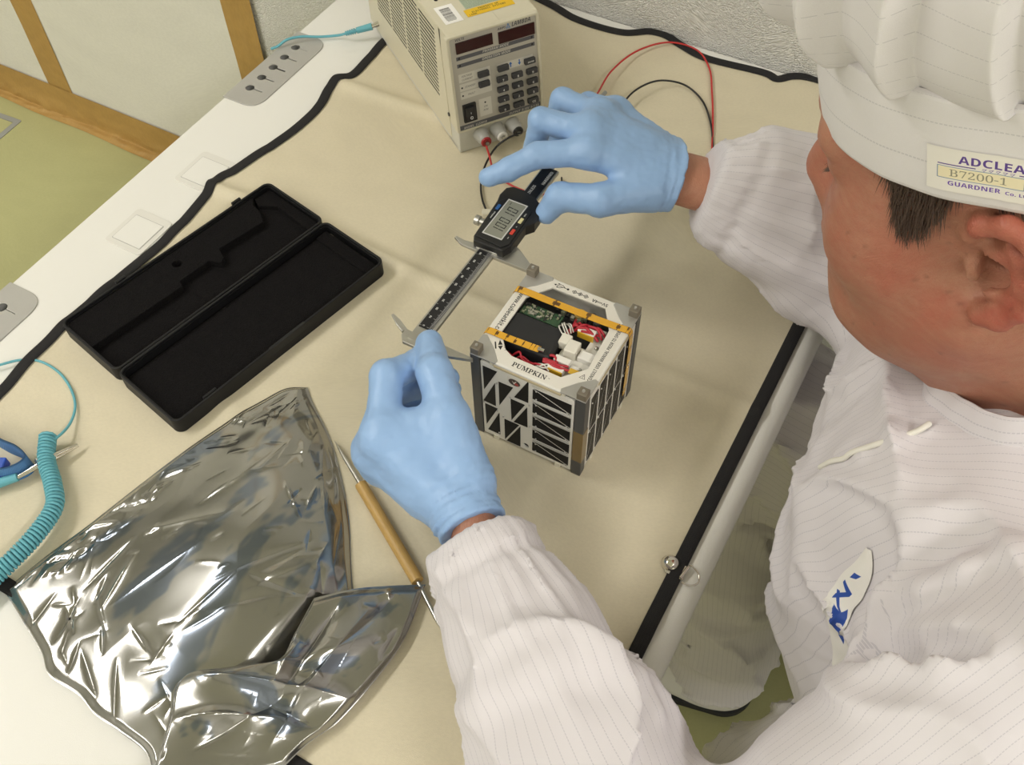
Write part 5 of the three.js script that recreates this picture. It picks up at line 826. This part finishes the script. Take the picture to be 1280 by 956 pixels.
const alongLine = (pts, x, y, z) => {                      // nearest place on a polyline: distance, length run, piece
  let best = 9, run = 0, at = 0, id = 0, tt = 0;
  for (let i = 0; i + 1 < pts.length; i++) { const a = pts[i], b = pts[i + 1], d = sub3(b, a), l2 = dot3(d, d), t = clamp(((x - a[0]) * d[0] + (y - a[1]) * d[1] + (z - a[2]) * d[2]) / l2, 0, 1), q = Math.hypot(x - a[0] - d[0] * t, y - a[1] - d[1] * t, z - a[2] - d[2] * t); if (q < best) { best = q; at = run + t * Math.sqrt(l2); id = i; tt = t; } run += Math.sqrt(l2); }
  return [best, at, id, tt];
};
let jacketBase;
const jacketField = (() => {
  const fore = join(chain(sleeveL.slice(0, 5), radiiL.slice(0, 5)), 0.03), upper = join(chain(sleeveL.slice(4), radiiL.slice(4)), 0.03), right = join([...chain(sleeveR, radiiR)], 0.03), sag = join(chain(RSAG, [0.010, 0.014, 0.018, 0.024]), 0.03), puff = join(chain(RTOP, [0.012, 0.018, 0.02]), 0.03);
  const torso = join(torsoBones.map((b) => bone(...b)), 0.07), axL = unit3(sub3(ELBOW_L, CUFF_L)), axR = unit3(sub3(ELBOW_R, CUFF_R));
  const base = (x, y, z) => smin(smin(smin(fore(x, y, z), upper(x, y, z), 0.028), torso(x, y, z), 0.022), smin(smin(right(x, y, z), sag(x, y, z), 0.040), puff(x, y, z), 0.035), 0.03);
  jacketBase = base;
  const ridge = (pts, rs) => join(chain(pts.map((p) => snap(base, p, -0.001)), rs), 0.01);
  const folds = [[ridge(FOLDA, [0.010, 0.013, 0.012, 0.010, 0.008, 0.007]), 0.006], [ridge(FOLDB, [0.008, 0.012, 0.012, 0.010, 0.004]), 0.012], [ridge(FOLDC, [0.001, 0.004, 0.0065, 0.007, 0.006, 0.004, 0.001]), 0.020], [ridge(PLACKET, [0.0024, 0.0034, 0.0036, 0.004]), 0.004]];
  const groove = join(chain(GROOVE.map((p) => snap(base, p, 0.001)), [0.006, 0.0135, 0.0140, 0.011, 0.008, 0.002]), 0.01);
  const side = (ax) => unit3(cross3(ax, [0, 1, 0]));
  const sL = side(axL), uL = cross3(sL, axL), sR = side(axR), uR = cross3(sR, axR);
  const gather = (ax, s, up, c, x, y, z, ph) => {           // elastic cuff and the folds that run out of it
    const p = [x - c[0], y - c[1], z - c[2]], a = dot3(p, ax); if (a > 0.30 || a < -0.05) return 0;
    const th = Math.atan2(dot3(p, up), dot3(p, s)), n = 0.6 * N3(Math.cos(th) * 2 + ph, Math.sin(th) * 2, a * 6);
    const cuff = smooth(0.036, 0.024, a), out = smooth(0.018, 0.032, a) * smooth(0.20, 0.05, a);
    return cuff * (0.0010 * Math.sin(th * 30 + n * 4) + 0.0005 * Math.sin(a * 900)) + 0.0032 * Math.exp(-((a - 0.028) ** 2) / 0.00003) - out * 0.0045 * Math.max(0, Math.sin(th * 9 + n * 5 + ph)) ** 2 * (0.4 + 0.6 * Math.abs(N3(th, ph, 3)));
  };
  const f = (x, y, z) => {
    let d = base(x, y, z);
    if (d > 0.05 || d < -0.05) return d;
    for (const [g, k] of folds) d = smin(d, g(x, y, z), k);
    d = smax(d, -groove(x, y, z), 0.008);
    const big = N3(x * 5 + 3, y * 5, z * 5), r1 = 1 - Math.abs(N3(x * 5.5 + big * 0.4, y * 7.5, z * 5.5 + 2)), r2 = 1 - Math.abs(N3(x * 13 + 8, y * 15 + big, z * 13));
    d += 0.004 * big - 0.0085 * (Math.max(0, r1 - 0.55) / 0.45) ** 2 - 0.0010 * (Math.max(0, r2 - 0.6) / 0.4) ** 2 + 0.0012;
    const aL = dot3(sub3([x, y, z], CUFF_L), axL), aR = dot3(sub3([x, y, z], CUFF_R), axR), nl = len3(sub3([x, y, z], CUFF_L)), nr = len3(sub3([x, y, z], CUFF_R));
    if (nl < 0.30) d += gather(axL, sL, uL, CUFF_L, x, y, z, 1.3);
    if (nr < 0.30) d += gather(axR, sR, uR, CUFF_R, x, y, z, 4.1);
    if (nl < 0.09) d = smax(d, -aL + 0.0006 * Math.sin(40 * Math.atan2(z - CUFF_L[2], y - CUFF_L[1])), 0.003);
    if (nr < 0.09) d = smax(d, -aR + 0.0006 * Math.sin(40 * Math.atan2(z - CUFF_R[2], y - CUFF_R[1])), 0.003);
    return d;
  };
  // neck opening
  const hole = bone(fromHead(-0.036, -0.06, 0), fromHead(-0.046, -0.135, 0), 0.064 * HS, 0.062 * HS), drop = bone(fromHead(0.02, -0.10, 0), fromHead(0.0, -0.15, 0), 0.050, 0.044);
  return (x, y, z) => { let d = f(x, y, z); d = smax(d, -hole(x, y, z), 0.006); return smax(d, -drop(x, y, z), 0.006); };
})();
function clothUV(geo, regions, pick) {                     // stripes run down each sleeve and down the trunk
  const g = geo.toNonIndexed(), p = g.attributes.position, uv = new Float32Array(p.count * 2);
  for (let i = 0; i < p.count; i += 3) {
    const q = [0, 1, 2].map((k) => [p.getX(i + k), p.getY(i + k), p.getZ(i + k)]), c = [0, 1, 2].map((k) => (q[0][k] + q[1][k] + q[2][k]) / 3), R = regions[pick(c)];
    let a0 = null;
    for (let k = 0; k < 3; k++) { let [u, v, wrap] = R(q[k], c); if (wrap) { if (a0 === null) a0 = u; else { while (u - a0 > wrap / 2) u -= wrap; while (a0 - u > wrap / 2) u += wrap; } } uv[2 * (i + k)] = u * TILE; uv[2 * (i + k) + 1] = v * TILE; }
  }
  g.setAttribute('uv', new THREE.BufferAttribute(uv, 2)); return g;
}
const tubeUV = (a, b, rad) => { const ax = unit3(sub3(b, a)), s = unit3(cross3(ax, Math.abs(ax[1]) > 0.9 ? [1, 0, 0] : [0, 1, 0])), up = cross3(s, ax); return (p) => { const d = sub3(p, a); return [Math.atan2(dot3(d, s), dot3(d, up)) * rad, dot3(d, ax), 2 * Math.PI * rad]; }; };
{
  const g = meshField(jacketField, [-0.01, 0.38, -0.38], [0.64, 0.91, 0.46], 0.0036);
  const regions = [(p) => [p[2] * 1.0 + 0.1 * p[1], p[0] * 0.7 + p[1] * 0.7, 0], tubeUV(CUFF_L, ELBOW_L, 0.055), tubeUV(ELBOW_L, SHOULDER_L, 0.07), tubeUV(CUFF_R, ELBOW_R, 0.055), tubeUV(ELBOW_R, SHOULDER_R, 0.07)];
  const f1 = join(chain(sleeveL.slice(0, 5), radiiL.slice(0, 5)), 0.001), f2 = join(chain(sleeveL.slice(4), radiiL.slice(4)), 0.001), f3 = join(chain([...sleeveR.slice(0, 5)], radiiR.slice(0, 5)), 0.001), f5 = join(chain(RSAG, [0.01, 0.014, 0.018, 0.024]), 0.001), f4 = bone(ELBOW_R, SHOULDER_R, 0.06, 0.075), f0 = join(torsoBones.map((b) => bone(...b)), 0.07);
  const pick = (c) => { const v = [f0(...c), f1(...c), f2(...c) - 0.004, Math.min(f3(...c), f5(...c)), f4(...c)]; return v.indexOf(Math.min(...v)); };
  part(person, 'jacket', clothUV(g, regions, pick), cloth, null, 'white cleanroom jacket with fine grey stripes');
}
// ---- collar: a folded band round the neck, open at the throat
{
  const ringAt = (a, k, du) => { const c = Math.cos(a), q = Math.sin(a); return fromHead(-0.036 + (c > 0 ? 0.078 : 0.062) * k * c, -0.118 - 0.030 * c + du, 0.069 * k * q); };
  const g = grid(200, 14, (u, v) => {                      // from the left front round the back to the right front
    const a = lerp(0.42, Math.PI * 2 - 0.42, u), e = smooth(0, 0.06, u) * smooth(1, 0.94, u), th = v * Math.PI * 2, h = 0.0125 * (0.35 + 0.65 * e), w = 0.032 * (0.7 + 0.3 * e), s = Math.sin(th), roll = 0.05 * Math.sin(a * 5 + 1) + 0.05 * N3(Math.cos(a) * 3, Math.sin(a) * 3, 1);
    return ringAt(a, 1.08 + roll * 0.5 + Math.cos(th) * w + (1 - s) * 0.085 * e, s * h + 0.006 + 0.004 * roll);
  });
  const q = g.attributes.uv; for (let i = 0; i < q.count; i++) q.setXY(i, q.getY(i) * 0.05 * TILE, q.getX(i) * 0.42 * TILE);
  part(person, 'collar', g, cloth, null, 'folded white collar');
  const pts = []; for (let k = 0; k <= 40; k++) { const a = lerp(0.55, Math.PI * 2 - 0.55, k / 40); pts.push(ringAt(a, 0.965, -0.003)); }
  part(person, 'inner_collar', new THREE.TubeGeometry(curve(pts), 160, 0.0032, 8, false), std(col(0.035, 0.025, 0.04), 0.8), null, 'dark shirt edge inside the collar');
}
// ---- front edge of the jacket, standing off the chest
part(person, 'front_edge', tube(curve(PLACKET).getSpacedPoints(7).map((p) => snap(jacketField, p.toArray(), 0.0014)), 0.0019, 90, 8), std(col(0.80, 0.775, 0.70), 0.8), null, 'cream stitched front edge of the jacket');
// ---- chest patch with blue letters, partly hidden in a fold
{
  const tex = canvasTexture(256, 512, (c) => {
    c.fillStyle = '#efece7'; c.fillRect(0, 0, 256, 512); c.fillStyle = '#2a4fa8'; c.translate(128, 117); c.scale(1.25, 0.66); c.translate(-128, -138);
    const P = (l) => { c.beginPath(); l.forEach(([x, y], i) => (i ? c.lineTo(x, y) : c.moveTo(x, y))); c.closePath(); c.fill(); };
    P([[96, 150], [160, 138], [138, 176], [92, 198]]); P([[74, 232], [168, 262], [160, 282], [60, 348], [66, 318], [128, 276], [72, 250]]); P([[58, 300], [84, 296], [168, 392], [150, 402]]); P([[84, 366], [140, 386], [186, 332], [204, 372], [192, 410], [208, 424], [170, 516], [148, 470], [166, 428], [120, 420]]);
  });
  const mid = curve([...EMB].reverse()), W = 0.0235, outline = (t) => 0.08 + 0.92 * Math.sin(Math.PI * clamp(t * 0.96 + 0.02, 0, 1)) ** 0.75;
  const g = grid(24, 60, (u, v) => {
    const c0 = mid.getPoint(v).toArray(), up = mid.getTangent(v).toArray(), n = gradient(jacketField, ...snap(jacketField, c0), 0.01), rt = unit3(cross3(up, n));
    return snap(jacketField, add3(c0, rt, (u - 0.5) * W * outline(v) + 0.003 * Math.sin(v * 9)), 0.0012 + 0.0014 * Math.sin(Math.PI * u));
  });
  part(person, 'chest_patch', g, std('#ffffff', 0.6, { map: tex }), null, 'white chest patch with blue letters');
}
// ---- trousers and boots
{
  const f0 = (() => {
    const hips = join([bone([0.46, 0.47, 0.05], [0.46, 0.47, -0.15], 0.128, 0.128)], 0.05), lt = join(chain([[0.45, 0.465, 0.06], [0.335, 0.455, 0.175], [0.25, 0.45, 0.295], [0.27, 0.28, 0.315], [0.30, 0.11, 0.32]], [0.105, 0.092, 0.078, 0.068, 0.066]), 0.03), rt = join(chain([[0.45, 0.465, -0.13], [0.28, 0.465, -0.165], [0.13, 0.455, -0.185], [0.165, 0.28, -0.125], [0.205, 0.11, -0.075]], [0.105, 0.092, 0.080, 0.072, 0.068]), 0.03);
    return (x, y, z) => { let d = smin(smin(hips(x, y, z), lt(x, y, z), 0.04), rt(x, y, z), 0.04); if (Math.abs(d) < 0.04) { const r1 = 1 - Math.abs(N3(x * 3.5, y * 13 + 3, z * 15)), r2 = 1 - Math.abs(N3(x * 8 + 4, y * 24, z * 28)); d += 0.003 - 0.012 * (Math.max(0, r1 - 0.45) / 0.55) ** 2 - 0.0012 * (Math.max(0, r2 - 0.6) / 0.4) ** 2; d = smax(d, 0.095 - y, 0.006); } return d; };
  })();
  const g = meshField(f0, [0.0, 0.06, -0.32], [0.64, 0.64, 0.46], 0.006);
  const legs = [[[0.45, 0.465, 0.06], [0.28, 0.45, 0.31]], [[0.28, 0.45, 0.31], [0.30, 0.11, 0.32]], [[0.45, 0.465, -0.13], [0.13, 0.455, -0.185]], [[0.13, 0.455, -0.185], [0.205, 0.11, -0.075]]], near = legs.map(([a, b]) => bone(a, b, 0.08, 0.07));
  part(person, 'trousers', clothUV(g, legs.map(([a, b]) => tubeUV(a, b, 0.08)), (c) => { const v = near.map((f) => f(...c)); return v.indexOf(Math.min(...v)); }), cloth, null, 'loose white striped trousers');
  for (const [x, z, a] of [[0.205, -0.075, 0.25], [0.30, 0.32, -0.2]]) {
    const ff = join([bone([0, 0.16, 0], [0, 0.06, 0], 0.050, 0.046), bone([0.02, 0.046, 0], [-0.13, 0.038, 0], 0.042, 0.036)], 0.03), bf = (px, py, pz) => smax(ff(px, py, pz), 0.012 - py, 0.004);
    const b = part(person, 'boot', meshField(bf, [-0.19, 0, -0.07], [0.09, 0.23, 0.07], 0.005), std(col(0.78, 0.76, 0.74), 0.6), [x, 0, z], 'white cleanroom boot'); b.rotation.y = a;
    const so = new THREE.Shape(); so.absarc(0.02, 0, 0.042, -Math.PI / 2, Math.PI / 2); so.absarc(-0.13, 0, 0.036, Math.PI / 2, Math.PI * 1.5); so.closePath();
    part(b, 'sole', slab(so, 0.016, 0.002), std(col(0.02, 0.02, 0.025), 0.7));
  }
}
// ---- soft cap: a deep band and a pleated crown
{
  const c0 = -0.003, A = 0.1055, Bb = 0.0850, low = (th) => 0.0435 + 0.003 * Math.cos(th) - 0.010 * Math.max(0, -Math.cos(th)), BH = 0.053;
  const cloth2 = std(col(0.81, 0.795, 0.80), 0.75, { map: stripe2, sheen: 0.2 });
  const ringAt = (th, k, u) => fromHead(c0 + A * k * Math.cos(th), u, Bb * k * Math.sin(th));
  const cap = new THREE.Group(); cap.name = 'cap'; person.add(cap); cap.userData.label = 'soft white pleated cleanroom cap with a deep band';
  const prof = [[0.972, 0.001], [0.985, -0.0008], [1.002, 0.0006], [1.012, 0.003], [1.018, 0.013], [1.020, 0.026], [1.020, 0.038], [1.016, 0.048], [1.004, BH], [0.97, BH + 0.001]];
  const band = grid(180, (prof.length - 1) * 3, (u, v) => { const th = u * Math.PI * 2, t = v * (prof.length - 1), i = Math.min(prof.length - 2, Math.floor(t)), f = t - i, k = lerp(prof[i][0], prof[i + 1][0], f), h = lerp(prof[i][1], prof[i + 1][1], f); return ringAt(th, k + 0.004 * N3(Math.cos(th) * 3, Math.sin(th) * 3, 2), low(th) + h); }, true);
  { const p = band.attributes.uv; for (let i = 0; i < p.count; i++) { const v = p.getY(i) * 0.052; p.setXY(i, v / 0.0105, p.getX(i) * 0.62 * TILE); } }
  part(cap, 'band', band, cloth2, null, 'deep cap band');
  const ks = [0.99, 1.03, 1.07, 1.10, 1.11, 1.10, 1.05, 0.95, 0.78, 0.55, 0.3, 0.0], hs = [0.0, 0.004, 0.013, 0.025, 0.039, 0.053, 0.065, 0.074, 0.080, 0.084, 0.086, 0.087];
  const cat = (a, t) => { const x = t * (a.length - 1), i = Math.min(a.length - 2, Math.floor(x)), f = x - i, p0 = a[Math.max(0, i - 1)], p1 = a[i], p2 = a[i + 1], p3 = a[Math.min(a.length - 1, i + 2)]; return 0.5 * (2 * p1 + (p2 - p0) * f + (2 * p0 - 5 * p1 + 4 * p2 - p3) * f * f + (3 * p1 - p0 - 3 * p2 + p3) * f * f * f); };
  const crown = grid(640, 70, (u, v) => {
    const th = u * Math.PI * 2, wob = 0.12 * Math.sin(v * 5 + 3 * Math.cos(th)), q = (th / (Math.PI * 2)) * 16 + 0.817 + wob * 0.9, fr = q - Math.floor(q), ple = fr < 0.88 ? Math.pow(fr / 0.88, 1.3) : 1 - smooth(0.88, 1, fr);
    const amt = smooth(0, 0.035, v) * smooth(0.9, 0.5, v), k = Math.max(0, cat(ks, v)) + amt * (0.19 * (ple - 0.5)) * (1 - 0.6 * Math.exp(-((th > Math.PI ? th - 2 * Math.PI : th) ** 2) / 0.3)) + 0.03 * smooth(0.05, 0.3, v) * smooth(1, 0.6, v) * N3(Math.cos(th) * 1.6, Math.sin(th) * 1.6, v * 2.2);
    const front = 0.13 * Math.exp(-((th > Math.PI ? th - 2 * Math.PI : th) ** 2) / 0.5) * smooth(0.05, 0.25, v) * smooth(0.9, 0.5, v);
    return ringAt(th, k + front, low(th) + BH - 0.002 + cat(hs, v) - 0.004 * smooth(0, 0.1, v) * (1 - ple) * smooth(0.5, 0.1, v));
  }, true);
  { const p = crown.attributes.uv; for (let i = 0; i < p.count; i++) { const u = p.getX(i), v = p.getY(i); p.setXY(i, (v * 0.17) / 0.0125, u * 0.68 * TILE); } }
  part(cap, 'crown', crown, cloth2, null, 'pleated puffy crown');
  const lab = canvasTexture(1024, 512, (c) => {
    c.fillStyle = '#e9e5dd'; c.fillRect(0, 0, 1024, 512); c.fillStyle = '#5a3f8e'; c.font = 'bold 128px sans-serif'; c.fillText('ADCLEAN', 250, 160, 640);
    c.fillRect(90, 182, 290, 12); c.fillRect(690, 182, 260, 12); c.font = 'italic bold 40px sans-serif'; c.save(); c.strokeStyle = '#7a68a4'; c.lineWidth = 5; for (let k = 0; k < 5; k++) { const x = 420 + k * 50; c.beginPath(); c.moveTo(x + 8, 180); c.lineTo(x + 38, 180); c.lineTo(x + 18, 208); c.moveTo(x + 6, 194); c.lineTo(x + 20, 194); c.stroke(); } c.restore();
    c.fillStyle = '#ece2c0'; c.fillRect(90, 214, 640, 140); c.strokeStyle = '#7f93ae'; c.lineWidth = 8; c.strokeRect(90, 214, 640, 140); c.strokeRect(730, 214, 240, 140);
    c.fillStyle = '#8d8a76'; c.font = '116px serif'; c.fillText('B7200-1', 180, 324, 480); c.strokeStyle = '#b0707c'; c.lineWidth = 9; c.beginPath(); c.moveTo(770, 262); c.lineTo(830, 262); c.lineTo(790, 326); c.moveTo(844, 246); c.lineTo(844, 330); c.moveTo(862, 286); c.lineTo(930, 286); c.stroke();
    c.fillStyle = '#6a4aa6'; c.font = 'bold 74px sans-serif'; c.fillText('GUARDNER', 170, 434, 400); c.font = 'bold 54px sans-serif'; c.fillText('Co. Ltd', 600, 434, 220);
  });
  const t0 = 1.285, t1 = 1.83;
  const lg = grid(40, 8, (u, v) => { const th = lerp(t0, t1, u), hh = 0.0070 + 0.0235 * v; return ringAt(th, lerp(1.0215, 1.0265, clamp((hh - 0.005) / 0.03, 0, 1)) + 0.004 * N3(Math.cos(th) * 3, Math.sin(th) * 3, 2), low(th) + hh); });
  part(cap, 'sewn_label', lg, std('#ffffff', 0.65, { map: lab, side: THREE.DoubleSide }), null, 'sewn cream label with purple lettering');
}
// ---------------------------------------------------------------- stool under him
{
  const s = thing('work_stool', 'dark round work stool under the seated person', 'stool', [0.47, 0, -0.05]);
  const blk = std(col(0.03, 0.03, 0.035), 0.6);
  part(s, 'seat', new THREE.LatheGeometry([[0, 0.335], [0.15, 0.335], [0.18, 0.325], [0.19, 0.305], [0.18, 0.285], [0, 0.28]].map((p) => new THREE.Vector2(...p)).reverse(), 40), blk);
  part(s, 'column', cyl(0.025, 0.03, 0.2, 20, 0, 0.18, 0), M.legSteel);
  for (let k = 0; k < 5; k++) { const a = (k / 5) * Math.PI * 2, l = part(s, 'leg', rod([0, 0.09, 0], [0.24 * Math.cos(a), 0.05, 0.24 * Math.sin(a)], 0.02, 0.012), M.legSteel); part(l, 'caster', cyl(0.024, 0.024, 0.02, 18).rotateX(Math.PI / 2), blk, [0.24 * Math.cos(a), 0.024, 0.24 * Math.sin(a)]); }
}

// every thing's group stands at its own base
scene.updateMatrixWorld(true);
for (const o of scene.children) {
  if (!o.isGroup || o.position.lengthSq() > 0) continue;
  const b = new THREE.Box3().setFromObject(o), p = new THREE.Vector3((b.min.x + b.max.x) / 2, b.min.y, (b.min.z + b.max.z) / 2);
  o.position.copy(p); for (const c of o.children) c.position.sub(p);
}

renderer.render(scene, camera);
